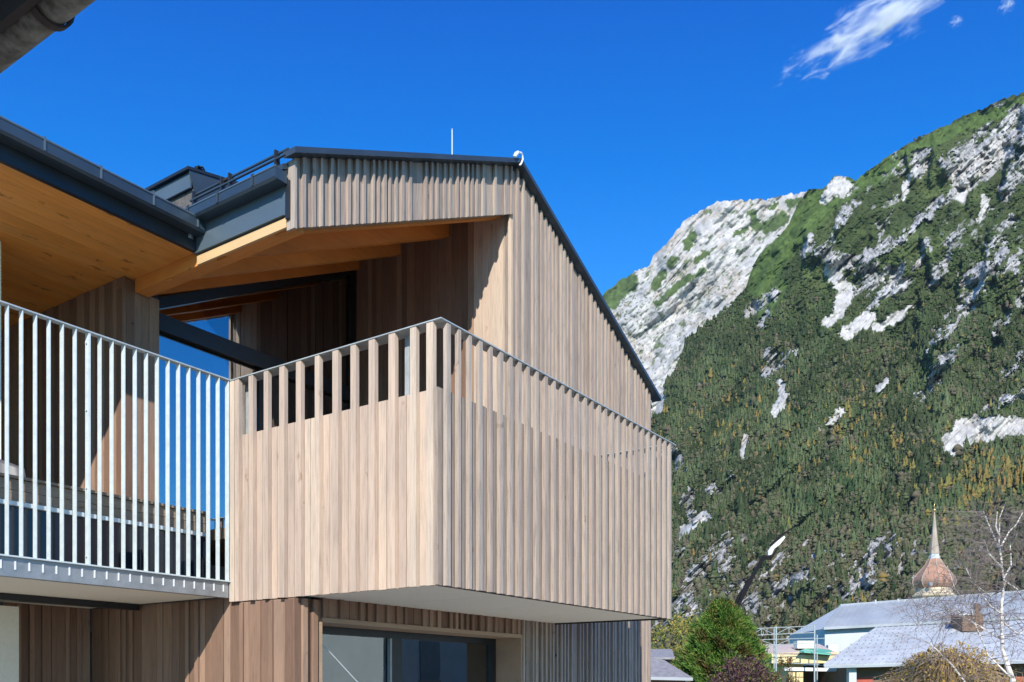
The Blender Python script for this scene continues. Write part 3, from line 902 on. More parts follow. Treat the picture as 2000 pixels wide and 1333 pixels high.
# ------------------------------------------------------------------ ground
def sheet(name, x0, x1, y0, y1, z, mat):
    mb = MB(); mb.add([(x0, y0, z), (x1, y0, z), (x1, y1, z), (x0, y1, z)], [(0, 1, 2, 3)])
    return mb.build(name, mat, None, kind='structure')


sheet('ground', -600, 6500, -3200, 5200, 0.0, plain('meadow', (0.07, 0.12, 0.04), 0.95, 0, 0.4, 0.4, 0.1, 0.1))
sheet('yard', -12, 26, -12, 22, 0.006, plain('pale_paving', (0.41, 0.38, 0.32), 0.9, 0, 0.15, 3, 0.1, 0.1))

# ------------------------------------------------------------------ noise
def _hash(ix, iy, seed):
    n = (ix.astype(np.int64) * 374761393 + iy.astype(np.int64) * 668265263 + seed * 974634777) & 0xFFFFFFFF
    n = ((n ^ (n >> 13)) * 1274126177) & 0xFFFFFFFF
    n = n ^ (n >> 16)
    return (n & 0xFFFFFF) / float(0xFFFFFF)


def vnoise(x, y, seed=0):
    ix = np.floor(x); iy = np.floor(y); fx = x - ix; fy = y - iy
    fx = fx * fx * fx * (fx * (fx * 6 - 15) + 10); fy = fy * fy * fy * (fy * (fy * 6 - 15) + 10)
    a = _hash(ix, iy, seed); b = _hash(ix + 1, iy, seed); c = _hash(ix, iy + 1, seed); d = _hash(ix + 1, iy + 1, seed)
    return (a * (1 - fx) + b * fx) * (1 - fy) + (c * (1 - fx) + d * fx) * fy


def fbm(x, y, o=5, seed=0, gain=0.5):
    s = 0; a = 1; t = 0
    for k in range(o):
        s = s + a * vnoise(x, y, seed + k * 17); t += a
        x = x * 2.03 + 11.3; y = y * 2.03 + 5.7; a *= gain
    return s / t


def ridged(x, y, o=5, seed=0, gain=0.55):
    s = 0; a = 1; t = 0
    for k in range(o):
        s = s + a * (1 - np.abs(2 * vnoise(x, y, seed + k * 17) - 1)); t += a
        x = x * 2.07 + 3.3; y = y * 2.07 + 9.7; a *= gain
    return s / t


def capsules(X, Y, caps):
    """signed mask: >0 inside; caps = [(x0,y0,x1,y1,w)]"""
    m = np.full(X.shape, -9.0)
    for (x0, y0, x1, y1, w) in caps:
        dx, dy = x1 - x0, y1 - y0
        L2 = dx * dx + dy * dy + 1e-6
        t = np.clip(((X - x0) * dx + (Y - y0) * dy) / L2, 0, 1)
        d = np.hypot(X - x0 - t * dx, Y - y0 - t * dy)
        m = np.maximum(m, 1 - d / w)
    return m


def sstep(a, b, x):
    t = np.clip((x - a) / (b - a), 0, 1)
    return t * t * (3 - 2 * t)


# ------------------------------------------------------------------ mountains: terrain laid out by bearing, every point with its true distance
SLABS = [(1624, 528, 1646, 562, 15), (1648, 562, 1656, 572, 17), (1654, 575, 1638, 606, 16), (1638, 606, 1614, 632, 10), (1655, 650, 1696, 620, 14), (1708, 643, 1760, 614, 9), (1762, 612, 1785, 600, 5),
         (1858, 868, 1885, 832, 22), (1885, 832, 1990, 832, 20), (1895, 850, 1930, 845, 16),
         (1916, 428, 1926, 390, 7), (1763, 382, 1775, 346, 5), (1515, 803, 1526, 786, 9), (1526, 775, 1524, 748, 8), (1449, 887, 1455, 858, 8),
         (1600, 838, 1650, 800, 4), (1712, 764, 1728, 745, 6), (1620, 500, 1640, 520, 10), (1283, 800, 1295, 765, 8),
         (1875, 345, 1960, 290, 22), (1880, 385, 1890, 350, 14), (1340, 1036, 1376, 1008, 10), (1640, 362, 1642, 364, 22), (1612, 388, 1626, 374, 8)]
CRAGS = [(1625, 505, 1700, 522, 17), (1690, 500, 1740, 478, 12), (1680, 560, 1750, 528, 17), (1700, 592, 1772, 548, 14), (1753, 471, 1853, 380, 9), (1708, 494, 1739, 412, 4),
         (1650, 412, 1674, 398, 9), (1634, 444, 1646, 428, 7), (1572, 492, 1584, 470, 8), (1767, 316, 1812, 296, 11), (1790, 338, 1806, 316, 13), (1740, 400, 1752, 385, 5),
         (1850, 320, 1900, 285, 15), (1890, 312, 1960, 268, 27), (1925, 262, 1990, 225, 13), (1960, 240, 1986, 212, 8), (1880, 345, 1942, 325, 19), (1868, 372, 1890, 348, 12),
         (1960, 378, 1985, 345, 14), (1985, 335, 2010, 285, 17), (1945, 210, 1965, 200, 5), (1925, 492, 1975, 430, 9), (1940, 520, 1966, 480, 12), (1960, 542, 1996, 500, 11),
         (1885, 545, 1936, 520, 15), (1878, 592, 1922, 560, 14), (1858, 620, 1892, 590, 13), (1830, 652, 1870, 620, 11), (1812, 684, 1842, 650, 8), (1850, 486, 1882, 450, 10),
         (1788, 524, 1812, 470, 8), (1820, 560, 1848, 500, 9), (1818, 732, 1870, 680, 11), (1788, 785, 1832, 748, 10), (1965, 724, 2010, 690, 13), (1990, 600, 2012, 540, 12), (1938, 655, 1962, 620, 8),
         (1925, 795, 2010, 762, 11), (1600, 495, 1622, 470, 9), (1716, 445, 1722, 425, 4),
         (1500, 730, 1512, 690, 15), (1525, 708, 1552, 684, 10), (1302, 880, 1330, 905, 17), (1385, 962, 1430, 934, 12), (1348, 1000, 1360, 1015, 9), (1350, 965, 1335, 985, 9),
         (1345, 1145, 1405, 1075, 17), (1300, 1210, 1350, 1182, 24), (1450, 1205, 1495, 1148, 22), (1498, 1150, 1570, 1125, 18), (1690, 1118, 1738, 1062, 20),
         (1650, 1160, 1700, 1128, 18), (1425, 1105, 1418, 1050, 11), (1465, 605, 1512, 570, 12), (1480, 640, 1500, 610, 6), (1700, 1090, 1725, 1055, 14), (1300, 1110, 1330, 1075, 10),
         (2000, 250, 2300, 100, 50), (2040, 560, 2250, 420, 50)]
GRASS = [(1480, 560, 1500, 500, 26), (1500, 520, 1560, 430, 34), (1530, 480, 1600, 400, 34), (1600, 400, 1740, 325, 22), (1490, 610, 1520, 560, 22), (1740, 320, 1860, 255, 16), (1860, 255, 2000, 200, 14)]
M1S = [(600, 1345), (900, 1300), (1150, 1010), (1262, 850), (1283, 790), (1300, 748), (1320, 722), (1333, 690), (1338, 664), (1370, 641), (1420, 602), (1455, 565), (1468, 528),
       (1484, 495), (1506, 474), (1540, 440), (1558, 398), (1580, 372), (1606, 369), (1618, 357), (1628, 346), (1641, 342), (1656, 346), (1670, 353), (1700, 331), (1740, 303), (1790, 270),
       (1850, 245), (1870, 232), (1920, 212), (1960, 194), (2000, 181), (2100, 150), (2300, 90)]
M2S = [(700, 1345), (900, 1100), (1050, 760), (1150, 610), (1180, 574), (1205, 552), (1240, 532), (1268, 520), (1276, 500), (1300, 478), (1335, 432), (1360, 418), (1392, 398), (1412, 392), (1440, 392), (1475, 391),
       (1510, 388), (1535, 380), (1556, 377), (1600, 372), (1650, 380), (1760, 420)]
M2GREEN = [(1185, 585, 1228, 552, 20), (1342, 480, 1352, 458, 10), (1308, 518, 1318, 508, 9), (1285, 592, 1345, 542, 8), (1278, 560, 1296, 535, 8), (1468, 418, 1478, 442, 10),
           (1498, 445, 1530, 428, 13), (1438, 458, 1456, 450, 5), (1360, 510, 1380, 495, 7), (1350, 545, 1372, 530, 5), (1180, 600, 1200, 590, 12), (1540, 400, 1560, 390, 8), (1505, 405, 1515, 400, 5)]


def sil(poly, x): return np.interp(x, [p[0] for p in poly], [p[1] for p in poly])


_gx = np.arange(500, 2500.0)
def soft(poly, x, w=90):
    k = np.hanning(w * 2 + 1); k /= k.sum()
    g_ = np.interp(_gx, [p[0] for p in poly], [p[1] for p in poly])
    return np.interp(x, _gx, np.convolve(np.pad(g_, w, 'edge'), k, 'valid'))


# buttresses: steep left flank, gentle right flank (x0, y0, x1, y1, face width, throw)
BUTT = [(1800, 465, 1818, 545, 7, 75), (1822, 300, 1812, 345, 6, 60), (1975, 285, 1955, 370, 8, 90), (1998, 225, 1988, 275, 8, 80), (1930, 455, 1922, 500, 8, 80),
        (1955, 500, 1945, 540, 7, 60), (1922, 525, 1905, 575, 9, 80), (1878, 520, 1870, 570, 7, 60), (1800, 590, 1792, 665, 8, 80), (1835, 640, 1815, 700, 7, 60), (1768, 300, 1775, 340, 5, 40),
        (1570, 465, 1567, 498, 6, 50), (1635, 422, 1632, 445, 4, 35), (1975, 600, 1950, 660, 8, 70), (1700, 470, 1680, 520, 5, 40), (1860, 400, 1830, 450, 6, 45),
        (1765, 520, 1740, 560, 5, 40), (1900, 360, 1890, 400, 5, 40), (1323, 880, 1318, 905, 4, 40), (1700, 1085, 1690, 1130, 5, 50), (1560, 1120, 1545, 1150, 4, 30), (1400, 1090, 1385, 1120, 4, 30),
        (2060, 300, 2040, 420, 10, 90), (2030, 500, 2010, 600, 10, 90)]


def buttress(x, y):
    out = 0
    wx = x + (fbm(x / 12, y / 12, 3, 401) - .5) * 14
    for (x0, y0, x1, y1, w, A) in BUTT:
        t = (y - y0) / (y1 - y0)
        xc = x0 + (x1 - x0) * np.clip(t, 0, 1)
        env = np.clip(1 - np.maximum(np.maximum(-t, t - 1), 0) * (y1 - y0) / 26.0, 0, 1)
        s_ = wx - xc
        out = out - A * env * sstep(-w, w, s_) * np.exp(-np.maximum(s_, 0) / 55.0)
    return out


def d1(x, y, S):
    S = soft(M1S, x)
    v = np.clip((1345 - y) / (1345 - S), 0, 1.1)
    return 1300 + 1500 * v ** 1.15 + buttress(x, y)


def relief1(x, y, craggy):
    u = (x + y) / 1.414; w = (x - y) / 1.414           # u runs down-right, w runs up-right: crags follow w
    big = (ridged(u / 150, w / 420, 4, 5) - 0.6) * 210
    mid = (ridged(u / 36, w / 100, 5, 9) - 0.6) * 80
    det = (ridged(u / 13, w / 30, 4, 31) - 0.6) * 30 * (0.25 + craggy)
    return big + mid * (0.8 + craggy) + det


def grid_mesh(name, P, col, mat, label=None, **props):
    ny, nx = P.shape[:2]
    me = bpy.data.meshes.new(name)
    idx = np.arange(ny * nx).reshape(ny, nx)
    q = np.stack([idx[:-1, :-1], idx[:-1, 1:], idx[1:, 1:], idx[1:, :-1]], -1).reshape(-1, 4)
    me.vertices.add(ny * nx); me.vertices.foreach_set('co', P.reshape(-1).astype(np.float32))
    me.loops.add(q.size); me.loops.foreach_set('vertex_index', q.reshape(-1).astype(np.int32))
    me.polygons.add(len(q)); me.polygons.foreach_set('loop_start', np.arange(0, q.size, 4, dtype=np.int32))
    me.update(calc_edges=True)
    ca = me.attributes.new('Col', 'FLOAT_COLOR', 'POINT')
    cc = np.concatenate([col.reshape(-1, 3), np.ones((ny * nx, 1))], 1).astype(np.float32)
    ca.data.foreach_set('color', cc.reshape(-1))
    me.materials.append(mat)
    me.shade_smooth()
    o = bpy.data.objects.new(name, me); COL.objects.link(o)
    for k, v in props.items(): o[k] = v
    return o


def to_world(x, y, D):
    fx = np.array(FW[:]); rx = np.array(RT[:])
    a = (x - 1000) / F; b = (HY - y) / F
    P = np.zeros(x.shape + (3,))
    for i in range(2): P[..., i] = D * (fx[i] + rx[i] * a)
    P[..., 2] = EYE + D * b
    return P


def lerp3(a, b, t): return a * (1 - t[..., None]) + b * t[..., None]


def rockmask1(X, Y):
    wx = (fbm(X / 14, Y / 14, 4, 71) - .5) * 16; wy = (fbm(X / 14, Y / 14, 4, 83) - .5) * 16
    fx_ = (fbm(X / 4.5, Y / 4.5, 3, 73) - .5) * 9; fy_ = (fbm(X / 4.5, Y / 4.5, 3, 85) - .5) * 9
    sl = capsules(X + wx * 1.1 + fx_, Y + wy * 1.1 + fy_, SLABS)
    cr = capsules(X + wx * 1.8 + fx_, Y + wy * 1.8 + fy_, CRAGS)
    u = (X + Y) / 1.414; w = (X - Y) / 1.414
    tex = fbm(u / 7, w / 24, 5, 41, 0.6)
    crm = sstep(0.50, 0.60, tex * 1.15 + 0.22 * np.clip(cr, -0.3, 0.6)) * sstep(-0.12, 0.12, cr)
    slm = sstep(-0.05, 0.25, sl + (fbm(X / 3, Y / 3, 2, 74) - .5) * .5)
    # thin scattered outcrops
    zone = sstep(0.54, 0.66, fbm(X / 90, Y / 90, 3, 51)) * np.clip((650 - Y) / 300, 0.0, 1) * sstep(1600, 1700, X)
    sc = sstep(0.665, 0.73, fbm(u / 7, w / 20, 4, 61, 0.6) + 0.06 * zone) * zone
    low = sstep(0.62, 0.70, fbm(u / 9, w / 20, 4, 66, 0.6) + 0.07 * sstep(0.45, 0.7, fbm(X / 60, Y / 60, 2, 67))) * sstep(1010, 1080, Y) * 0.9
    return np.clip(np.maximum.reduce([crm, slm, sc, low]), 0, 1), slm, np.clip(crm + sc, 0, 1)


M_mount = attrmat('mountain_ground', 0.95, 0.02, 0.28, 0, 0.05, 3.0)

nx, ny = 900, 760
xs_ = np.linspace(1090, 2300, nx); S = sil(M1S, xs_)
S = S + (fbm(xs_ / 9, xs_ * 0, 4, 3) - .5) * 7 + (fbm(xs_ / 3, xs_ * 0 + 9, 2, 4) - .5) * 3
tt = np.linspace(0, 1, ny)[:, None]
X = np.repeat(xs_[None, :], ny, 0); Y = 1345 + (S[None, :] - 1345) * tt
rock, slab, crag = rockmask1(X, Y)
D = d1(X, Y, S[None, :]) + relief1(X, Y, crag + 0.15)
grassm = np.clip(capsules(X + (fbm(X / 20, Y / 20, 3, 77) - .5) * 20, Y, GRASS) * 3, 0, 1)
n1 = fbm(X / 5, Y / 5, 4, 91)[..., None]; n2 = fbm(X / 40, Y / 40, 4, 92)[..., None]
uu = (X + Y) / 1.414; ww = (X - Y) / 1.414
strk = fbm(uu / 3.2, ww / 22, 4, 501)[..., None]
c_rock = np.array([0.33, 0.325, 0.325]) * (0.40 + 0.65 * n1 + 0.75 * (strk - .2)) * (0.8 + 0.4 * n2)
stip = sstep(0.56, 0.66, fbm(X / 2.6, Y / 2.6, 3, 503) * .7 + .3 * fbm(uu / 8, ww / 20, 3, 504))
c_rock = lerp3(c_rock, np.array([0.075, 0.085, 0.045]) * (0.6 + 0.8 * n1), stip * 0.8)
c_slab = np.array([0.40, 0.385, 0.365]) * (0.62 + 0.5 * n1 + 0.25 * strk)
c_grass = np.array([0.065, 0.100, 0.028]) * (0.6 + 0.8 * n1)
c_floor = np.array([0.045, 0.060, 0.022]) * (0.6 + 0.8 * n1)
big_ = fbm(X / 70, Y / 70, 4, 506)
c_floor = lerp3(c_floor, np.array([0.065, 0.085, 0.03]) * (0.6 + 0.8 * n1), sstep(.42, .62, big_) * sstep(900, 600, Y))
lowz = sstep(950, 1150, Y)
c_floor = lerp3(c_floor, np.array([0.10, 0.085, 0.055]) * (0.6 + 0.8 * n1), lowz)
col = lerp3(c_floor, c_grass, grassm)
col = lerp3(col, c_rock, rock); col = lerp3(col, c_slab, slab)
P = to_world(X, Y, D)
grid_mesh('mountain_slope', P, col, M_mount, kind='structure')

# far limestone peak
nx, ny = 620, 560
xs2 = np.linspace(700, 1760, nx); S2 = sil(M2S, xs2) + (fbm(xs2 / 8, xs2 * 0, 4, 13) - .5) * 9 + (fbm(xs2 / 3, xs2 * 0 + 5, 3, 14) - .5) * 4
tt = np.linspace(0, 1, ny)[:, None] ** 0.75
X = np.repeat(xs2[None, :], ny, 0); Y = 1345 + (S2[None, :] - 1345) * tt
v = np.clip((1345 - Y) / (1345 - soft(M2S, X, 60)), 0, 1.1)
u = (X + Y) / 1.414; w = (X - Y) / 1.414
rl = (ridged(u / 120, w / 300, 3, 105) - .6) * 330 + (ridged(X / 50 + Y / 60, Y / 110 - X / 200, 4, 109) - .6) * 125 + (ridged(u / 11, w / 30, 4, 111) - .6) * 24
D2 = 3600 + 1500 * v ** 1.1 + rl
gm = capsules(X + (fbm(X / 8, Y / 8, 4, 171) - .5) * 14, Y + (fbm(X / 8, Y / 8, 4, 172) - .5) * 14, M2GREEN)
gr = np.maximum(sstep(-0.05, 0.15, gm), sstep(0.66, 0.72, fbm(u / 7, w / 16, 4, 131, 0.6) + 0.04 * sstep(560, 700, Y)) * 0.85)
n1 = fbm(X / 5, Y / 5, 4, 191)[..., None]; n2 = fbm(X / 30, Y / 30, 4, 192); n3 = fbm(u / 9, w / 60, 4, 193)
strk = fbm((X * .5 + Y) / 4, (X - Y * .5) / 26, 4, 601)[..., None]
col = np.array([0.36, 0.35, 0.335]) * (0.5 + 0.4 * n1 + 0.6 * strk)
col = lerp3(col, np.array([0.34, 0.29, 0.24]) * (0.8 + 0.4 * n1), sstep(0.52, 0.66, n2) * 0.6)
col = lerp3(col, np.array([0.43, 0.41, 0.385]) * (0.8 + 0.2 * n1 + .2 * strk), sstep(0.56, 0.66, n3))
dots = sstep(0.66, 0.70, fbm(X / 4, Y / 3.2, 3, 605)) * sstep(470, 560, Y) * 0.85
col = lerp3(col, np.array([0.06, 0.075, 0.035]), dots)
col = lerp3(col, np.array([0.07, 0.10, 0.03]) * (0.6 + 0.8 * n1), gr)
P = to_world(X, Y, D2)
grid_mesh('limestone_peak', P, col, M_mount, kind='structure')

# ------------------------------------------------------------------ forest: real small trees standing on the slope
def forest(name, N, seed, label):
    rng = np.random.default_rng(seed)
    x = rng.uniform(1180, 2120, N); t = rng.uniform(0, 1, N) ** 0.9
    S = sil(M1S, x)
    y = 1340 + (S - 1340) * t
    rock, slab, crag = rockmask1(x, y)
    gm = capsules(x, y, GRASS)
    rk2, sl2, _ = rockmask1(x, y - 9)
    keep = (sl2 < .4) & ((rk2 < .5) | (rng.uniform(0, 1, N) < .4)) & ((rock < 0.35) | ((slab < .3) & (rng.uniform(0, 1, N) < .10))) & ((gm < 0.12) | (rng.uniform(0, 1, N) < 0.06))
    dens = 0.55 + 0.9 * fbm(x / 25, y / 25, 3, 301)
    keep &= rng.uniform(0, 1, N) < np.clip(dens * (0.55 + 0.45 * sstep(450, 800, y)) * (1.25 - 1.1 * sstep(.55, .75, fbm(x / 12, y / 12, 3, 345))), 0, 1)
    x, y, S, crag = x[keep], y[keep], S[keep], crag[keep]
    D = d1(x, y, S) + relief1(x, y, crag + 0.15)
    B = to_world(x, y, D)
    n = len(x)
    up = sstep(430, 760, y + (fbm(x / 50, y / 50, 3, 310) - .5) * 150)          # 0 dwarf pine, 1 tall forest
    H = (3.2 + 3.0 * rng.random(n)) * (1 - up) + (10 + 7 * rng.random(n)) * up
    low = sstep(960, 1120, y)
    decid = rng.random(n) < 0.08 + 0.35 * sstep(.42, .62, fbm(x / 45, y / 45, 3, 340)) + 0.42 * low + 0.5 * np.exp(-((x - 1935) / 90) ** 2 - ((y - 1080) / 70) ** 2)
    H = H * np.exp(rng.normal(0, 0.26, n)) * (0.62 + 0.75 * fbm(x / 18, y / 18, 3, 355)) * np.where(rng.random(n) < .08, 1.4, 1.0); H = np.where(decid, H * 0.8, H)
    W = np.where(decid, H * 0.75, H * (1.3 * (1 - up) + 0.46 * up)) * rng.uniform(0.8, 1.25, n)
    base = np.array([0.034, 0.060, 0.018]); k = np.clip(0.55 * rng.random(n) + 0.9 * (fbm(x / 30, y / 30, 3, 330) - .25), 0, 1)
    col = lerp3(np.broadcast_to(np.array([0.026, 0.044, 0.018]), (n, 3)), np.broadcast_to(np.array([0.080, 0.098, 0.046]), (n, 3)), k)
    stand = sstep(0.36, 0.64, fbm((x + y) / 60, (x - y) / 130, 4, 350))[:, None]
    col = col * (0.72 + 0.62 * stand)
    high = (sstep(720, 430, y) * .8)[:, None]
    col = col * (1 - high) + np.array([0.062, 0.095, 0.030]) * (0.7 + 0.6 * rng.random((n, 1))) * high
    br = lerp3(np.broadcast_to(np.array([0.105, 0.088, 0.060]), (n, 3)), np.broadcast_to(np.array([0.080, 0.095, 0.045]), (n, 3)), rng.random(n))
    col = np.where(decid[:, None], br, col)
    orange = np.exp(-((x - 1930) / 110) ** 2 - ((y - 945) / 60) ** 2) * 0.75 + np.exp(-((x - 1680) / 90) ** 2 - ((y - 850) / 80) ** 2) * 0.35 + \
        np.exp(-((x - 1400) / 130) ** 2 - ((y - 830) / 60) ** 2) * 0.22 + 0.03 * up
    lar = rng.random(n) < orange * 1.35 * sstep(0.44, 0.64, fbm(x / 14, y / 14, 3, 320))
    lc = lerp3(np.broadcast_to(np.array([0.195, 0.13, 0.045]), (n, 3)), np.broadcast_to(np.array([0.15, 0.145, 0.045]), (n, 3)), rng.random(n))
    col = np.where(lar[:, None], lc, col)
    # template: jagged cone of three rings
    K = 5
    rings = [(0.10, 0.75), (0.22, 1.0), (0.42, 0.55), (0.50, 0.72), (0.78, 0.26)]
    m = K * len(rings) + 1
    V = np.zeros((n, m, 3)); rot = rng.uniform(0, 6.28, n)
    for i, (hz, rr) in enumerate(rings):
        for j in range(K):
            a = rot + 2 * math.pi * j / K + i * 0.6
            q = rr * W * 0.5 * rng.uniform(0.7, 1.35, n)
            q = np.where(decid, q * (0.6 + 1.2 * hz if hz < .5 else 1.3), q)
            V[:, i * K + j, 0] = B[:, 0] + q * np.cos(a); V[:, i * K + j, 1] = B[:, 1] + q * np.sin(a)
            V[:, i * K + j, 2] = B[:, 2] + hz * H + rng.uniform(-.03, .03, n) * H - 1.0
    V[:, -1] = B; V[:, -1, 2] += np.where(decid, H * 0.88, H) - 1.0
    fq = []
    for i in range(len(rings) - 1):
        for j in range(K):
            fq.append((i * K + j, i * K + (j + 1) % K, (i + 1) * K + (j + 1) % K)); fq.append((i * K + j, (i + 1) * K + (j + 1) % K, (i + 1) * K + j))
    for j in range(K): fq.append(((len(rings) - 1) * K + j, (len(rings) - 1) * K + (j + 1) % K, m - 1))
    fq = np.array(fq)
    Fc = (fq[None] + (np.arange(n) * m)[:, None, None]).reshape(-1, 3)
    me = bpy.data.meshes.new(name)
    me.vertices.add(n * m); me.vertices.foreach_set('co', V.reshape(-1).astype(np.float32))
    me.loops.add(Fc.size); me.loops.foreach_set('vertex_index', Fc.reshape(-1).astype(np.int32))
    me.polygons.add(len(Fc)); me.polygons.foreach_set('loop_start', np.arange(0, Fc.size, 3, dtype=np.int32))
    me.update(calc_edges=True)
    ca = me.attributes.new('Col', 'FLOAT_COLOR', 'POINT')
    jit = rng.uniform(0.75, 1.25, (n, m, 1))
    cc = np.concatenate([np.repeat(col[:, None], m, 1) * jit, np.ones((n, m, 1))], 2).astype(np.float32)
    ca.data.foreach_set('color', cc.reshape(-1))
    me.materials.append(attrmat(name + '_foliage', 0.95, 0.5, 0.2, 0, 0.05))
    o = bpy.data.objects.new(name, me); COL.objects.link(o)
    o['kind'] = 'stuff'; o['label'] = label; o['category'] = 'forest'
    print(name, n)
    return o


forest('forest', 72000, 5, 'mixed mountain forest of pines and yellowing larches on the steep slope')

# ------------------------------------------------------------------ cloud


m_cl = bpy.data.materials.new('cloud_vapour'); m_cl.use_nodes = True
nt = m_cl.node_tree; nt.nodes.clear()
out = nt.nodes.new('ShaderNodeOutputMaterial')
pv = nt.nodes.new('ShaderNodeVolumePrincipled')
pv.inputs['Color'].default_value = (1, 1, 1, 1); pv.inputs['Anisotropy'].default_value = -0.25
tc = nt.nodes.new('ShaderNodeTexCoord')
nz = nt.nodes.new('ShaderNodeTexNoise'); nz.inputs['Scale'].default_value = 1.7; nz.inputs['Detail'].default_value = 7; nz.inputs['Roughness'].default_value = 0.62; nz.inputs['Distortion'].default_value = 0.7
mp = nt.nodes.new('ShaderNodeMapping'); mp.inputs['Scale'].default_value = (1.8, 1.5, 1.5); mp.inputs['Location'].default_value = (3.3, 1.7, 0.4)
nt.links.new(tc.outputs['Object'], mp.inputs[0]); nt.links.new(mp.outputs[0], nz.inputs[0])
# radial falloff across the local axes of the ellipsoid
ln = nt.nodes.new('ShaderNodeVectorMath'); ln.operation = 'LENGTH'; nt.links.new(tc.outputs['Object'], ln.inputs[0])
fo = nt.nodes.new('ShaderNodeMapRange'); fo.inputs[1].default_value = 0.0; fo.inputs[2].default_value = 1.0; fo.inputs[3].default_value = 0.17; fo.inputs[4].default_value = -0.17
nt.links.new(ln.outputs['Value'], fo.inputs[0])
sm = nt.nodes.new('ShaderNodeMath'); sm.operation = 'ADD'; nt.links.new(nz.outputs[0], sm.inputs[0]); nt.links.new(fo.outputs[0], sm.inputs[1])
mr = nt.nodes.new('ShaderNodeMapRange'); mr.inputs[1].default_value = 0.50; mr.inputs[2].default_value = 0.86; mr.inputs[3].default_value = 0.0; mr.inputs[4].default_value = 0.042
nt.links.new(sm.outputs[0], mr.inputs[0]); nt.links.new(mr.outputs[0], pv.inputs['Density'])
nt.links.new(pv.outputs[0], out.inputs['Volume'])


def puff(name, x0, y0, x1, y1, wid, label, depth=5400):
    """ellipsoid of vapour with its long axis from (x0,y0) to (x1,y1)"""
    a = bgp(x0, y0, depth); b = bgp(x1, y1, depth)
    c = (a + b) / 2; ax = (b - a)
    bmv = MB()
    prof = [(math.sin(math.pi * k / 12) + 1e-4, -math.cos(math.pi * k / 12)) for k in range(13)]
    bmv.lathe(prof, (0, 0, 0), 20)
    me = bpy.data.meshes.new(name)
    me.from_pydata([(z, x, y) for x, y, z in bmv.v], [], bmv.f); me.materials.append(m_cl)
    o = bpy.data.objects.new(name, me); COL.objects.link(o)
    o.location = c
    o.rotation_euler = ax.to_track_quat('X', 'Z').to_euler()
    wd = wid * depth / F
    o.scale = (ax.length / 2, wd, wd)
    o['label'] = label; o['category'] = 'cloud'
    return o


puff('cloud', 1500, 165, 1905, -58, 60, 'wispy white cloud drifting above the mountain at the upper right')
puff('cloud', 1850, 50, 1885, 34, 14, 'tiny cloud scrap just right of the long wispy cloud', 5450)
puff('cloud', 1948, 24, 1985, -2, 18, 'small faint cloud scrap at the upper right corner', 5450)

# ------------------------------------------------------------------ village
def ring_leaves(mb, pts, size, cols, rng, elong=1.6):
    """small leaf faces at the given points"""
    for p in pts:
        a = Vector((rng.gauss(0, 1), rng.gauss(0, 1), rng.gauss(0, 1))).normalized()
        b = a.cross(Vector((rng.gauss(0, 1), rng.gauss(0, 1), rng.gauss(0, 1)))).normalized()
        s = size * rng.uniform(0.6, 1.3)
        c = rng.choice(cols); j = rng.uniform(0.75, 1.25)
        p = Vector(p)
        mb.add([p - a * s * elong * .5, p + b * s * .4, p + a * s * elong * .5, p - b * s * .4], [(0, 1, 2, 3)], 0.5, tuple(q * j for q in c))


M_leaf = attrmat('leaves', 0.7, 3.0, 0.15, 0.25, 0.3)
M_bark = plain('brown_bark', (0.09, 0.07, 0.055), 0.95, 0, 0.3, 12)
M_twig = plain('brown_twigs', (0.36, 0.26, 0.17), 0.95, 0, 0.3, 6)


def crown_points(c, rx, rz, N, rng, lobes, shape):
    """points in leaf clumps spread over the crown's outer volume"""
    cl = []
    for i in range(lobes):
        z = rng.uniform(0.0, 1.0)
        a = rng.uniform(0, 2 * math.pi); q = shape(z) * rng.uniform(0.55, 1.0)
        cl.append((Vector((c[0] + rx * q * math.cos(a), c[1] + rx * q * math.sin(a), c[2] + rz * z)), rng.uniform(0.10, 0.2) * rx))
    out = []
    for i in range(N):
        p, r = rng.choice(cl)
        out.append(p + Vector((rng.gauss(0, r * .6), rng.gauss(0, r * .6), rng.gauss(0, r * .8))))
    return out


# bright green conifer
rg = random.Random(11)
tb = bgp(1412, 1340, 30); tb.z = 0
tr = thing('conifer', 'bright green dense conical conifer beside the timber house', 'tree', tb)
mb = MB(); mb.tube([tb, tb + Vector((0, 0, 3.6))], [0.14, 0.05], 8)
for i in range(40):
    a = rg.uniform(0, 6.28); z = rg.uniform(0.4, 3.4); l = (1 - z / 4.6) * 1.5
    mb.tube([tb + Vector((0, 0, z)), tb + Vector((l * math.cos(a), l * math.sin(a), z + l * .5))], [0.03, 0.008], 5)
mb.build('trunk', M_bark, tr)
top = (HY - 1188) * 30 / F + EYE
shp = lambda z: max(0.03, (1 - max(0, z - 0.22) / 0.80) ** 0.70) * (0.85 + .15 * min(1, z / .2))
mb = MB()
GC = [(0.13, 0.25, 0.04), (0.085, 0.19, 0.03), (0.18, 0.28, 0.05), (0.05, 0.11, 0.02), (0.22, 0.25, 0.055), (0.10, 0.21, 0.035)]


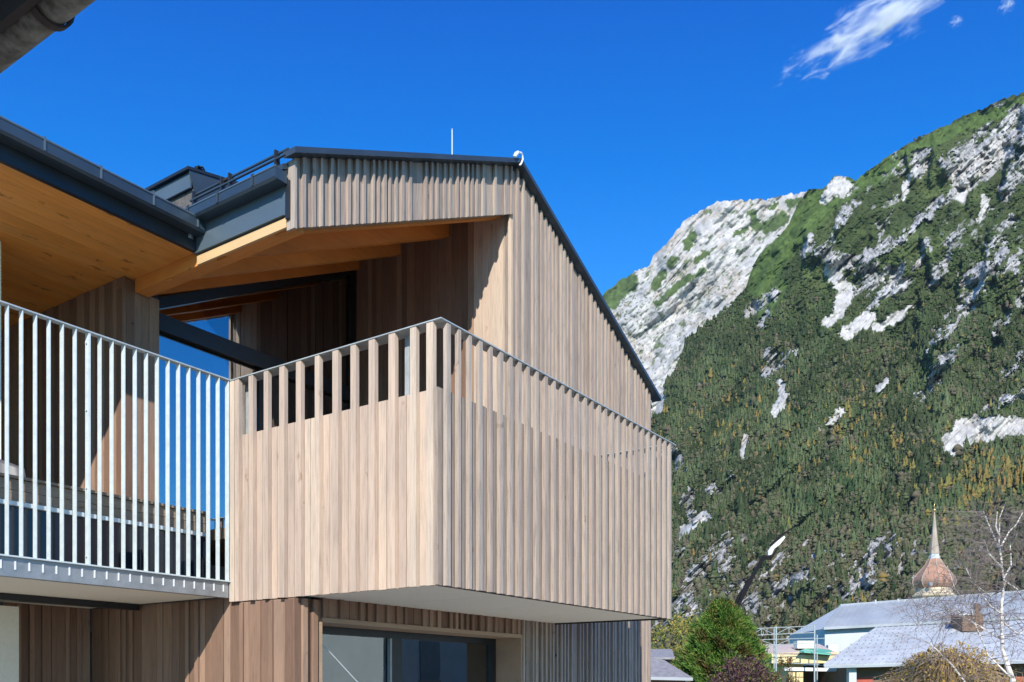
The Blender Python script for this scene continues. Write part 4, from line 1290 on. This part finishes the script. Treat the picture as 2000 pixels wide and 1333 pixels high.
def sprays(mb, c, rx, rz, n, rg, shape, cols, size):
    """upswept needle sprays: a short fan of narrow blades leaving the crown surface"""
    for i in range(n):
        z = rg.random() ** 0.9; a = rg.uniform(0, 2 * math.pi)
        lump = 0.86 + 0.14 * math.sin(a * 5 + z * 17) * math.cos(a * 3 - z * 11) + 0.08 * math.sin(a * 11 + z * 31)
        q = shape(z) * rg.uniform(0.72, 1.0) * lump
        p = Vector((c[0] + rx * q * math.cos(a), c[1] + rx * q * math.sin(a), c[2] + rz * z * (0.97 + .05 * lump)))
        out = Vector((math.cos(a), math.sin(a), rg.uniform(0.3, 1.3))).normalized()
        col = rg.choice(cols); s_ = size * rg.uniform(.6, 1.4)
        if math.sin(a * 7 + z * 23) * math.sin(a * 4 - z * 9) > .45: col = rg.choice(((0.16, 0.12, 0.04), (0.06, 0.10, 0.02), (0.20, 0.17, 0.05)))
        for k in range(4):
            d = (out + Vector((rg.gauss(0, .4), rg.gauss(0, .4), rg.gauss(0, .35)))).normalized()
            w = d.cross(Vector((rg.gauss(0, 1), rg.gauss(0, 1), rg.gauss(0, 1)))).normalized() * s_ * .13
            j = rg.uniform(.8, 1.2)
            mb.add([p - w * .6, p + w * .6, p + d * s_ + w * .5, p + d * s_ * 1.05 - w * .3], [(0, 1, 2, 3)], .5, tuple(v * j for v in col))


shp = lambda z: max(0.02, (1 - max(0, z - 0.12) / 0.885)) ** 0.62 * (0.82 + .18 * min(1, z / .12))
sprays(mb, (tb.x, tb.y, 0.2), 2.35, (HY - 1180) * 30 / F + EYE - 0.25, 15000, rg, shp, GC, 0.17)
mb.build('crown', M_leaf, tr)


def bush(name, label, cat, x, y, depth, rx, topy, cols, N, lobes, size, seed, twig=40, group=None, hz=0.5):
    rg = random.Random(seed)
    b = bgp(x, y, depth); b.z = 0
    t = thing(name, label, cat, b, group)
    top = (HY - topy) * depth / F + EYE
    mb = MB()
    for i in range(twig):
        a = rg.uniform(0, 6.28); l = rx * rg.uniform(.2, .95); z = top * rg.uniform(.5, .97)
        p = b + Vector((l * math.cos(a), l * math.sin(a), z))
        mb.tube([b + Vector((0, 0, 0.1)), b + Vector((l * .5 * math.cos(a), l * .5 * math.sin(a), z * .55)), p], [0.035, 0.02, 0.006], 4)
    mb.build('stems', M_bark, t)
    mb = MB()
    shp = lambda z: max(0.05, math.sqrt(max(0, 1 - (max(0, z - hz) / (1.02 - hz)) ** 2)))
    pts = crown_points((b.x, b.y, 0.2), rx, top - 0.3, N, rg, lobes, shp)
    ring_leaves(mb, pts, size, cols, rg)
    mb.build('crown', M_leaf, t)
    return t


PUR = [(0.10, 0.045, 0.06), (0.07, 0.03, 0.045), (0.15, 0.08, 0.08), (0.16, 0.14, 0.04)]
bush('purple_shrub', 'dark purple-leaved shrub in front of the bright green conifer', 'shrub', 1450, 1340, 25, 1.05, 1284, PUR, 9000, 150, 0.05, 3)
YEL = [(0.30, 0.24, 0.05), (0.22, 0.24, 0.05), (0.15, 0.19, 0.04), (0.36, 0.26, 0.07)]
bush('yellowing_tree', 'yellow-green autumn tree behind the left shoulder of the conifer', 'tree', 1325, 1340, 46, 2.1, 1212, YEL, 7000, 120, 0.10, 4)
bush('garden_shrub', 'low reddish shrub right of the purple shrub', 'shrub', 1536, 1340, 27, 0.45, 1283, [(0.18, 0.15, 0.05), (0.2, 0.08, 0.05), (0.12, 0.14, 0.04)], 1600, 50, 0.05, 5)

# weeping autumn shrub: many hanging twigs and yellow leaves
rg = random.Random(31)
wb = bgp(1850, 1340, 30); wb.z = 0
wt = thing('weeping_tree', 'brown weeping tree with thinning yellow leaves in front of the metal roof', 'tree', wb)
mb = MB(); lv = []
for i in range(430):
    a = rg.uniform(0, 6.28); q = math.sqrt(rg.random())
    L_ = (2.1 + 0.35 * math.sin(a * 3 + 1) + .2 * math.sin(a * 7)) * q; topz = EYE + (HY - 1262) * 30 / F * (1 - 0.75 * q ** 3) * rg.uniform(.5, 1.08) * (1 + .10 * math.sin(a * 4 + 2))
    ca, sa = math.cos(a), math.sin(a)
    p0 = wb + Vector((0, 0, 1.6)); p1 = wb + Vector((L_ * .6 * ca, L_ * .6 * sa, topz)); p2 = wb + Vector((L_ * ca, L_ * sa, topz - 0.25))
    p3 = wb + Vector((L_ * 1.08 * ca + rg.uniform(-.1, .1), L_ * 1.08 * sa + rg.uniform(-.1, .1), topz - 0.5 - rg.random() * 1.0))
    mb.tube([p1 * .7 + p0 * .3, p1, p2, p3], [0.011, 0.009, 0.007, 0.003], 4, caps=False)
    for k in range(16 if a < 2.2 or a > 5.6 or q < .6 else 7):
        t = rg.random(); s_ = rg.choice(((p1, p2), (p2, p3)))
        lv.append(s_[0].lerp(s_[1], t) + Vector((rg.gauss(0, .05), rg.gauss(0, .05), rg.gauss(0, .05))))
mb.tube([wb, wb + Vector((0, 0, 1.6))], [0.16, 0.12], 8)
for i in range(14):
    a = i * 0.45; mb.tube([wb + Vector((0, 0, 1.4)), wb + Vector((1.1 * math.cos(a), 1.1 * math.sin(a), 2.75))], [0.06, 0.02], 6)
mb.build('trunk', M_twig, wt)
mb = MB(); ring_leaves(mb, lv, 0.075, [(0.60, 0.40, 0.06), (0.52, 0.36, 0.07), (0.34, 0.25, 0.07), (0.34, 0.20, 0.09)], rg, 1.4)
mb.build('crown', M_leaf, wt)

# birch: leafless, white bark
def birchbark():
    m, nt, b = newmat('birch_bark'); L = nt.links
    tc = nd(nt, 'ShaderNodeTexCoord'); mp = nd(nt, 'ShaderNodeMapping'); mp.inputs['Scale'].default_value = (3, 3, 14)
    n = nd(nt, 'ShaderNodeTexNoise'); n.inputs['Scale'].default_value = 1.2; n.inputs['Detail'].default_value = 5
    L.new(tc.outputs['Object'], mp.inputs[0]); L.new(mp.outputs[0], n.inputs[0])
    r = ramp(nt, [(0.36, (0.08, 0.06, 0.05)), (0.46, (0.60, 0.56, 0.50)), (0.7, (0.78, 0.75, 0.70))]); L.new(n.outputs[0], r.inputs[0])
    L.new(r.outputs[0], b.inputs['Base Color']); b.inputs['Roughness'].default_value = 0.8
    return m


M_birch = birchbark()
DB = 24
bb = bgp(1985, 1340, DB); bb.z = 0
bt = thing('birch_tree', 'bare white-barked birch with fine brown twigs at the right edge', 'tree', bb)
rg = random.Random(8)
trunk = [bb, bgp(1978, 1330, DB), bgp(1958, 1270, DB), bgp(1956, 1180, DB), bgp(1962, 1140, DB), bgp(1957, 1105, DB), bgp(1951, 1060, DB), bgp(1953, 1010, DB), bgp(1964, 982, DB)]
mb = MB(); mb.tube(trunk, [0.11, 0.075, 0.050, 0.040, 0.033, 0.027, 0.020, 0.012, 0.005], 8)
limbs = [[(1960, 1150), (1935, 1165), (1900, 1140), (1887, 1110)], [(1962, 1135), (1985, 1150), (2010, 1185)], [(1955, 1068), (1970, 1040), (1985, 1025), (1998, 1000)],
         [(1957, 1200), (1935, 1185), (1910, 1150), (1895, 1135)], [(1953, 1050), (1945, 1030), (1948, 1000)], [(1958, 1110), (1930, 1080), (1922, 1055)],
         [(1960, 1130), (1975, 1105), (1973, 1060), (1985, 1040)], [(1958, 1215), (1990, 1240), (2020, 1215)], [(1975, 1325), (1930, 1280), (1905, 1220), (1897, 1190)],
         [(1890, 1340), (1860, 1300), (1830, 1270), (1815, 1255)], [(1952, 1075), (1935, 1035), (1921, 1000)], [(1957, 1250), (1940, 1240), (1900, 1215), (1870, 1200)],
         [(1905, 1220), (1865, 1190), (1820, 1200), (1785, 1228)], [(1897, 1190), (1865, 1150), (1850, 1105)], [(1870, 1200), (1830, 1175), (1790, 1190)]]
for l in limbs:
    pts = [bgp(x, y, DB + rg.uniform(-.3, .3)) for x, y in l]
    kk_ = 0.3 if limbs.index(l) > 11 else 1.0
    mb.tube(pts, [0.020 * kk_ * (1 - i / len(pts)) + 0.006 * max(kk_, .6) for i in range(len(pts))], 6)
mb.build('trunk', M_birch, bt)
mb = MB()
srcs = []
for l in limbs + [[(1957, 1105), (1951, 1060), (1953, 1010)], [(1956, 1230), (1956, 1180), (1962, 1140)]]:
    for i in range(len(l) - 1):
        for k in range(6):
            t = rg.random(); srcs.append((l[i][0] + (l[i + 1][0] - l[i][0]) * t, l[i][1] + (l[i + 1][1] - l[i][1]) * t))


def twig(p, d, l, r, n):
    pts = [p]; dd = d.copy()
    for k in range(4):
        dd = (dd + Vector((rg.gauss(0, .22), rg.gauss(0, .22), rg.gauss(-0.03, .2)))).normalized()
        pts.append(pts[-1] + dd * l / 4)
    mb.tube(pts, [r, r * .8, r * .6, r * .45, r * .3], 3, caps=False)
    if n > 0:
        for k in range(3 if n > 1 else 4):
            q = pts[rg.randint(1, 4)]
            twig(q, (dd + Vector((rg.gauss(0, .7), rg.gauss(0, .7), rg.gauss(-0.1, .6)))).normalized(), l * rg.uniform(.45, .7), r * .6, n - 1)


for (x, y) in srcs:
    p = bgp(x, y, DB + rg.uniform(-.5, .5))
    side = -1 if rg.random() < 0.62 else 1
    d = (RT * side * rg.uniform(.2, 1) + FW * rg.gauss(0, .6) + Vector((0, 0, rg.uniform(-.3, .9)))).normalized()
    twig(p, d, rg.uniform(0.6, 1.35), 0.009, 2)
mb.build('twigs', plain('birch_twigs', (0.19, 0.15, 0.135), 0.9, 0, 0.3, 5), bt)


# ---- buildings
def seam_roof(mb, a, b, c, d, n, th=0.12):
    """roof face a-b (ridge) to d-c (eave) with standing seams"""
    a, b, c, d = map(Vector, (a, b, c, d))
    nrm = (b - a).cross(d - a).normalized()
    if nrm.z < 0: nrm = -nrm
    mb.hexa([d - nrm * th, c - nrm * th, b - nrm * th, a - nrm * th, d, c, b, a])
    for k in range(n + 1):
        t = k / n
        p = a.lerp(b, t); q = d.lerp(c, t)
        mb.bar(p + nrm * .02, q + nrm * .02, 0.035, 0.05, up=nrm)


M_tin = plain('grey_tin_roof', (0.31, 0.34, 0.36), 0.5, 0.1, 0.12, 0.6, 0.02)
M_tin2 = plain('pale_tin_roof', (0.44, 0.465, 0.475), 0.55, 0.05, 0.14, 1.0, 0.02)
M_palewall = plain('pale_grey_wall', (0.46, 0.49, 0.50), 0.9, 0, 0.06, 1)
M_yellow = plain('yellow_render', (0.66, 0.52, 0.28), 0.9, 0, 0.08, 1)
M_snowg = plain('grey_stud', (0.20, 0.21, 0.24), 0.7)
M_redwood = plain('red_paint', (0.35, 0.07, 0.04), 0.7, 0, 0.2, 3)
M_brownw = plain('brown_cladding', (0.16, 0.10, 0.065), 0.85, 0, 0.2, 4)

hall = thing('church_hall', 'long building with grey tin roof above a white wall below the church tower', 'building', bgp(1800, 1340, 62) - Vector((0, 0, EYE)))
DN = 62
a = bgp(1641, 1183, DN + 4); b = bgp(2120, 1146, DN + 4); c = bgp(2120, 1199, DN); d = bgp(1609, 1226, DN)
mb = MB(); seam_roof(mb, a, b, c, d, 44); mb.tube([a, b], 0.10, 8); mb.build('roof', M_tin, hall)
mb = MB()
e0, e1 = bgp(1611, 1229, DN + .3), bgp(2120, 1202, DN + .3)
mb.hexa([(e0.x, e0.y, 0), (e1.x, e1.y, 0), (e1.x + FW.x * 8, e1.y + FW.y * 8, 0), (e0.x + FW.x * 8, e0.y + FW.y * 8, 0),
         e0, e1, (e1.x + FW.x * 8, e1.y + FW.y * 8, e1.z), (e0.x + FW.x * 8, e0.y + FW.y * 8, e0.z)])
gb = bgp(1641, 1184, DN + 4.2); g2 = bgp(1612, 1228, DN + .35); g3 = g2 + FW * 8
mb.add([g2, gb, g3, g2 + RT * .1, gb + RT * .1, g3 + RT * .1], [(0, 1, 2), (5, 4, 3), (0, 3, 4, 1), (1, 4, 5, 2), (2, 5, 3, 0)])
mb.build('wall', M_palewall, hall)
mb = MB(); mb.bar(bgp(1608, 1228, DN - .15), bgp(2120, 1201, DN - .15), 0.16, 0.18); mb.build('gutter', M_tin, hall)
for (x, y0, y1) in ((1754, 1170, 1182), (1710, 1172, 1178), (1767, 1172, 1176)):
    mb = MB(); mb.tube([bgp(x, y1 + 2, DN + 3.9), bgp(x, y0, DN + 3.9)], 0.07, 8); mb.build('vent_pipe', M_tin2, hall)
def obox(mb, c, w, dpt, z0, z1, tone=.5):
    r = RT * w / 2; f = FW * dpt / 2
    p = [Vector((c.x, c.y, 0)) + s for s in (-r - f, r - f, r + f, -r + f)]
    mb.hexa([(v.x, v.y, z0) for v in p] + [(v.x, v.y, z1) for v in p], tone)
low = thing('low_annex', 'low annex with wide pale tin roof dotted with snow guards before the hall', 'building', bgp(1800, 1340, 52) - Vector((0, 0, EYE)))
DA = 50
a = bgp(1712, 1226, DA + 8); b = bgp(2150, 1204, DA + 8); c = bgp(2150, 1286, DA); d = bgp(1609, 1299, DA)
mb = MB(); seam_roof(mb, a, b, c, d, 40, 0.1); mb.build('roof', M_tin2, low)
mb = MB()
nrm = (b - a).cross(d - a).normalized(); nrm = nrm if nrm.z > 0 else -nrm
for i in range(9):
    for j in range(40):
        t = (j + (i % 2) * .5) / 40; s = 0.12 + i * 0.1
        p = a.lerp(b, t).lerp(d.lerp(c, t), s) + nrm * .05
        mb.bar(p, p + nrm * .05, 0.07, 0.03)
mb.build('snow_guards', M_snowg, low, kind='stuff')
mb = MB(); mb.bar(d + Vector((0, 0, -.12)), c + Vector((0, 0, -.12)), 0.14, 0.14); mb.build('gutter', M_tin, low)
mb = MB()
e0, e1 = bgp(1655, 1301, DA + 1.2), bgp(2150, 1290, DA + 1.2)
mb.hexa([(e0.x, e0.y, 0), (e1.x, e1.y, 0), (e1.x + FW.x * 6, e1.y + FW.y * 6, 0), (e0.x + FW.x * 6, e0.y + FW.y * 6, 0), e0, e1, (e1.x + FW.x * 6, e1.y + FW.y * 6, e1.z), (e0.x + FW.x * 6, e0.y + FW.y * 6, e0.z)])
mb.build('wall', M_brownw, low)
mb = MB()
for x0_, x1_ in ((1673, 1705), (1978, 2030)):
    p, q_ = bgp(x0_, 1340, DA + 1.1), bgp(x1_, 1340, DA + 1.1)
    zt_ = bgp(0, 1322, DA + 1.1).z
    mb.hexa([(p.x, p.y, 0), (q_.x, q_.y, 0), (q_.x + FW.x * .05, q_.y + FW.y * .05, 0), (p.x + FW.x * .05, p.y + FW.y * .05, 0),
             (p.x, p.y, zt_), (q_.x, q_.y, zt_), (q_.x + FW.x * .05, q_.y + FW.y * .05, zt_), (p.x + FW.x * .05, p.y + FW.y * .05, zt_)])
mb.build('red_door', M_redwood, low)
mb = MB(); obox(mb, bgp(1663, 1320, DA + .6), .42, .4, 0, bgp(0, 1303, DA).z); mb.build('corner_pier', M_palewall, low)

mb = MB()
obox(mb, bgp(1888, 1340, 56.3), 1.30, 1.5, bgp(0, 1234, 56).z, bgp(0, 1199, 55.6).z)
dm = mb.build('dormer', M_brownw, low)
mb = MB(); a_, b_ = bgp(1865, 1200, 55.4), bgp(1905, 1198, 55.4); c_, d_ = bgp(1905, 1183, 57.6), bgp(1867, 1185, 57.6)
mb.hexa([a_ - Vector((0, 0, .08)), b_ - Vector((0, 0, .08)), c_ - Vector((0, 0, .08)), d_ - Vector((0, 0, .08)), a_, b_, c_, d_]); mb.build('dormer_roof', M_tin2, dm)
mb = MB(); obox(mb, bgp(1908, 1340, 56.4), 0.27, 0.3, bgp(0, 1232, 56).z, bgp(0, 1179, 56.4).z); mb.build('chimney', M_brownw, low)

# yellow building under work
yb = thing('yellow_building', 'yellow low building with white canopy beam behind the scaffold', 'building', bgp(1560, 1340, 54) - Vector((0, 0, EYE)))
DY = 54
mb = MB(); obox(mb, bgp(1562, 1300, DY + 2.3), 5.0, 5, bgp(0, 1296, DY).z, bgp(0, 1275, DY).z); mb.build('wall', M_yellow, yb)
mb = MB(); obox(mb, bgp(1532, 1300, DY + 3), 0.9, 4.6, 0, bgp(0, 1297, DY).z); mb.build('corner_wall', M_yellow, yb)
mb = MB(); obox(mb, bgp(1590, 1300, DY + 4), 3.6, 4, 0, bgp(0, 1299, DY).z); mb.build('recess_wall', M_brownw, yb)
a = bgp(1484, 1274, DY - .2); b = bgp(1640, 1278, DY - .2); c = bgp(1600, 1258, DY + 4); d = bgp(1490, 1259, DY + 4)
mb = MB(); mb.hexa([a - Vector((0, 0, .12)), b - Vector((0, 0, .12)), c - Vector((0, 0, .12)), d - Vector((0, 0, .12)), a, b, c, d]); mb.build('roof', plain('pinkish_roof', (0.50, 0.42, 0.36), 0.8), yb)
mb = MB(); mb.bar(bgp(1532, 1307, DY - 1), bgp(1650, 1309, DY - 1), 0.2, 0.2); mb.build('white_beam', M_white, yb)
mb = MB(); a = bgp(1560, 1272, DY - .8); b = bgp(1622, 1278, DY - .8); c = bgp(1625, 1270, DY + 1.5); d = bgp(1580, 1265, DY + 1.5)
mb.hexa([a - Vector((0, 0, .06)), b - Vector((0, 0, .06)), c - Vector((0, 0, .06)), d - Vector((0, 0, .06)), a, b, c, d]); mb.build('green_tarp', plain('green_sheet', (0.12, 0.42, 0.30), 0.5), yb)
mb = MB(); obox(mb, bgp(1571, 1258, DY + 1), 1.1, .8, bgp(0, 1266, DY).z, bgp(0, 1251, DY).z); mb.build('insulation_pack', plain('cream_foam', (0.72, 0.70, 0.55), 0.8, 0, .2, 5), yb)
mb = MB(); obox(mb, bgp(1624, 1262, DY + 3), .55, .5, bgp(0, 1270, DY).z, bgp(0, 1256, DY).z); mb.build('vent_box', M_white, yb)

# scaffold
sc_ = thing('scaffold', 'galvanised tube scaffold with braced guard rails around the yellow building', 'scaffold', bgp(1540, 1340, 52) - Vector((0, 0, EYE)))
DS = 51
XSF = [1458, 1487, 1516, 1541, 1591]
for (x, yt) in ((1458, 1228), (1516, 1224), (1591, 1221)):
    mb = MB(); p = bgp(x, 1340, DS); mb.tube([(p.x, p.y, 0), bgp(x, yt, DS)], 0.045, 6); mb.build('standard', M_handrail, sc_)
for (x, yt) in ((1596, 1240), (1512, 1228)):
    mb = MB(); p = bgp(x, 1340, DS + 1.2); mb.tube([(p.x, p.y, 0), bgp(x, yt, DS + 1.2)], 0.035, 6); mb.build('standard', M_handrail, sc_)
for (x0_, y0_, x1_, y1_) in ((1456, 1229, 1591, 1223), (1456, 1242, 1591, 1236), (1485, 1250, 1591, 1247), (1485, 1262, 1591, 1256), (1535, 1296, 1600, 1298), (1591, 1248, 1612, 1247)):
    mb = MB(); mb.tube([bgp(x0_, y0_, DS), bgp(x1_, y1_, DS)], 0.024, 6); mb.build('ledger', M_handrail, sc_)
for (x0_, y0_, x1_, y1_) in ((1468, 1241, 1487, 1229), (1487, 1228, 1514, 1240), (1518, 1238, 1541, 1226), (1541, 1226, 1564, 1237), (1564, 1236, 1589, 1225), (1487, 1251, 1514, 1261), (1518, 1260, 1541, 1250), (1487, 1229, 1487, 1241), (1541, 1226, 1541, 1238), (1565, 1225, 1565, 1237), (1487, 1250, 1487, 1262), (1541, 1249, 1541, 1260)):
    mb = MB(); mb.tube([bgp(x0_, y0_, DS), bgp(x1_, y1_, DS)], 0.018, 5); mb.build('brace', M_handrail, sc_)

# tower with onion dome
DT = 95
tw = bgp(1825, 1340, DT); tw.z = 0
ct = thing('church_tower', 'church tower with weathered reddish onion dome, slender spire and gilded ball', 'church', tw)
k_ = DT / F
zb = lambda y: (HY - y) * k_ + EYE
M_dome = plain('weathered_copper_red', (0.24, 0.19, 0.155), 0.8, 0.05, 0.25, 0.45, 0.05, 0.3, col2=(0.42, 0.21, 0.13))
M_spire = plain('weathered_shingle', (0.36, 0.30, 0.24), 0.8, 0.05, 0.2, 1.0, 0.05, 0.3)
mb = MB()
mb.lathe([(36 * k_, 0), (36 * k_, zb(1163))], tw, 8, rot=.35)
mb.build('tower_shaft', M_yellow, ct)
mb = MB()
pr = [(38, 1168), (40, 1166), (40, 1163), (36, 1161), (36, 1160), (33, 1156), (33, 1154), (30, 1150)]
mb.lathe([(r * k_, zb(y)) for r, y in pr], tw, 8, rot=.35)
mb.build('cornice', plain('cream_cornice', (0.62, 0.52, 0.36), 0.85, 0, 0.12, 2), ct)
mb = MB()
pr = [(29, 1150), (33, 1147), (37, 1143), (39, 1138), (39, 1134), (37, 1129), (32, 1122), (27, 1116), (21, 1109), (16, 1102), (12.5, 1095), (10.5, 1092)]
mb.lathe([(r * k_, zb(y)) for r, y in pr], tw, 8, rot=.35)
dome = mb.build('onion_dome', M_dome, ct)
mb = MB()
for j in range(8):
    a = 2 * math.pi * j / 8 + .35
    mb.tube([(tw.x + r * k_ * 1.01 * math.cos(a), tw.y + r * k_ * 1.01 * math.sin(a), zb(y)) for r, y in pr], 0.05, 5)
mb.build('dome_rib', M_spire, dome)
mb = MB()
e_ = bgp(1819, 1141, DT - 2.1); mb.tube([e_, e_ + FW * .4], 0.22, 8); mb.build('dome_hatch', M_snowg, dome)
mb = MB(); mb.lathe([(10.5 * k_, zb(1092)), (10.5 * k_, zb(1087)), (9.0 * k_, zb(1086.5)), (9.0 * k_, zb(1083))], tw, 8, rot=.35); mb.build('lantern_ring', M_palewall, ct)
mb = MB(); mb.lathe([(9.4 * k_, zb(1083)), (9.4 * k_, zb(1081)), (5.5 * k_, zb(1048)), (1.2 * k_, zb(1003)), (.3 * k_, zb(998))], tw, 8, rot=.35); mb.build('spire', M_spire, ct)
mb = MB(); mb.lathe([(0.001, zb(1000)), (2.2 * k_, zb(998.6)), (3.1 * k_, zb(996.5)), (2.2 * k_, zb(994.4)), (0.001, zb(993))], tw, 12); mb.tube([(tw.x, tw.y, zb(993.2)), (tw.x, tw.y, zb(982))], 0.045, 5)
mb.build('gilded_ball', plain('gilding', (0.75, 0.55, 0.22), 0.3, 0.8), ct, smooth=True)

# mobile crane
DC = 80
cb = bgp(1425, 1340, DC); cb.z = 0
cr_ = thing('mobile_crane', 'black folding lorry crane with white upper boom reaching up behind the conifer', 'crane', cb)
M_cr = plain('black_crane_paint', (0.006, 0.006, 0.008), 0.7, 0, 0.2, 3, 0, 0.15)
mb = MB(); obox(mb, cb, 2.4, 7, 0.6, 2.6); mb.build('truck_body', M_cr, cr_)
mb = MB(); mb.bar(cb + Vector((0, 0, 2)), bgp(1436, 1190, DC), 0.55, 0.6, up=FW); mb.bar(bgp(1434, 1193, DC), bgp(1465, 1133, DC), 0.42, 0.50, up=FW); mb.build('lower_boom', M_cr, cr_)
mb = MB(); mb.bar(bgp(1463, 1137, DC), bgp(1491, 1090, DC), 0.30, 0.34, up=FW); mb.bar(bgp(1447, 1158, DC), bgp(1444, 1170, DC - .3), 0.2, 0.2, up=FW); mb.tube([bgp(1432, 1188, DC - .3), bgp(1446, 1160, DC - .3)], 0.13, 8)
mb.build('telescopic_boom', M_cr, cr_)
mb = MB(); mb.bar(bgp(1488, 1089, DC), bgp(1507, 1090, DC), 0.35, 0.26, up=FW); mb.bar(bgp(1505, 1092, DC - .1), bgp(1519, 1070, DC - .1), 0.14, 0.14, up=FW); mb.build('knuckle', M_cr, cr_)
mb = MB()
P_ = [(1501, 1085), (1507, 1083), (1512, 1072), (1524, 1063), (1534, 1050), (1532, 1047), (1518, 1058), (1507, 1068), (1501, 1077)]
pf = [bgp(x, y, DC - .25) for x, y in P_]; pk = [p + FW * .45 for p in pf]; n = len(pf)
mb.add(pf + pk, [tuple(range(n))[::-1], tuple(range(n, 2 * n))] + [(i, (i + 1) % n, n + (i + 1) % n, n + i) for i in range(n)])
mb.build('white_boom_cover', M_white, cr_)
mb = MB(); mb.bar(bgp(1504, 1066, DC + .1), bgp(1530, 1042, DC + .1), 0.16, 0.28, up=FW); mb.bar(bgp(1528, 1045, DC + .1), bgp(1551, 1029, DC + .1), 0.13, 0.22, up=FW); mb.build('jib', M_cr, cr_)

# grey roofs peeking out beside the timber house
gh = thing('garden_shed', 'small grey-roofed shed right beside the corner of the timber house', 'shed', bgp(1300, 1340, 26) - Vector((0, 0, EYE)))
DG = 26
a = bgp(1262, 1282, DG + 2.2); b = bgp(1298, 1290, DG + 2.2); c = bgp(1353, 1324, DG); d = bgp(1262, 1322, DG)
M_shing = plain('grey_shingle', (0.24, 0.235, 0.24), 0.9, 0, 0.25, 6, 0.1)
mb = MB(); mb.hexa([d - Vector((0, 0, .05)), c - Vector((0, 0, .05)), b - Vector((0, 0, .05)), a - Vector((0, 0, .05)), d, c, b, a])
mb.build('roof', M_shing, gh)
mb = MB(); mb.bar(d + Vector((0, 0, -.045)), c + Vector((0, 0, -.045)), 0.05, 0.09); mb.build('eave_trim', M_tin, gh)
mb = MB(); obox(mb, bgp(1295, 1340, DG + 1.2), 1.2, 1.4, 0, bgp(0, 1328, DG).z); mb.build('wall', M_brownw, gh)
mb = MB(); p = bgp(1341, 1340, DG + .2); mb.tube([(p.x, p.y, 0), bgp(1341, 1327, DG + .2)], 0.03, 6); mb.build('post', M_white, gh)
g2 = thing('far_grey_house', 'grey roof of a house just visible behind the garden shed', 'house', bgp(1290, 1340, 40) - Vector((0, 0, EYE)))
mb = MB(); a = bgp(1240, 1268, 44); b = bgp(1312, 1268, 44); c = bgp(1318, 1284, 41); d = bgp(1240, 1284, 41)
mb.hexa([d - Vector((0, 0, .1)), c - Vector((0, 0, .1)), b - Vector((0, 0, .1)), a - Vector((0, 0, .1)), d, c, b, a]); mb.build('roof', M_shing, g2)
mb = MB(); obox(mb, bgp(1278, 1340, 43), 1.7, 2, 0, bgp(0, 1287, 41).z); mb.build('wall', plain('reddish_wall', (0.3, 0.14, 0.09), 0.9), g2)

# ------------------------------------------------------------------ air
hz = bpy.data.materials.new('thin_haze'); hz.use_nodes = True
nt = hz.node_tree; nt.nodes.clear()
o_ = nt.nodes.new('ShaderNodeOutputMaterial'); v_ = nt.nodes.new('ShaderNodeVolumePrincipled')
v_.inputs['Color'].default_value = (0.52, 0.74, 1.0, 1); v_.inputs['Density'].default_value = HAZE
v_.inputs['Anisotropy'].default_value = 0.0
nt.links.new(v_.outputs[0], o_.inputs['Volume'])
mb = MB(); mb.box(-700, 6600, -3300, 5300, -1.0, 2950)
hb = mb.build('haze', hz, None)
hb['kind'] = 'stuff'; hb['label'] = 'thin bluish haze filling the valley air'; hb['category'] = 'haze'
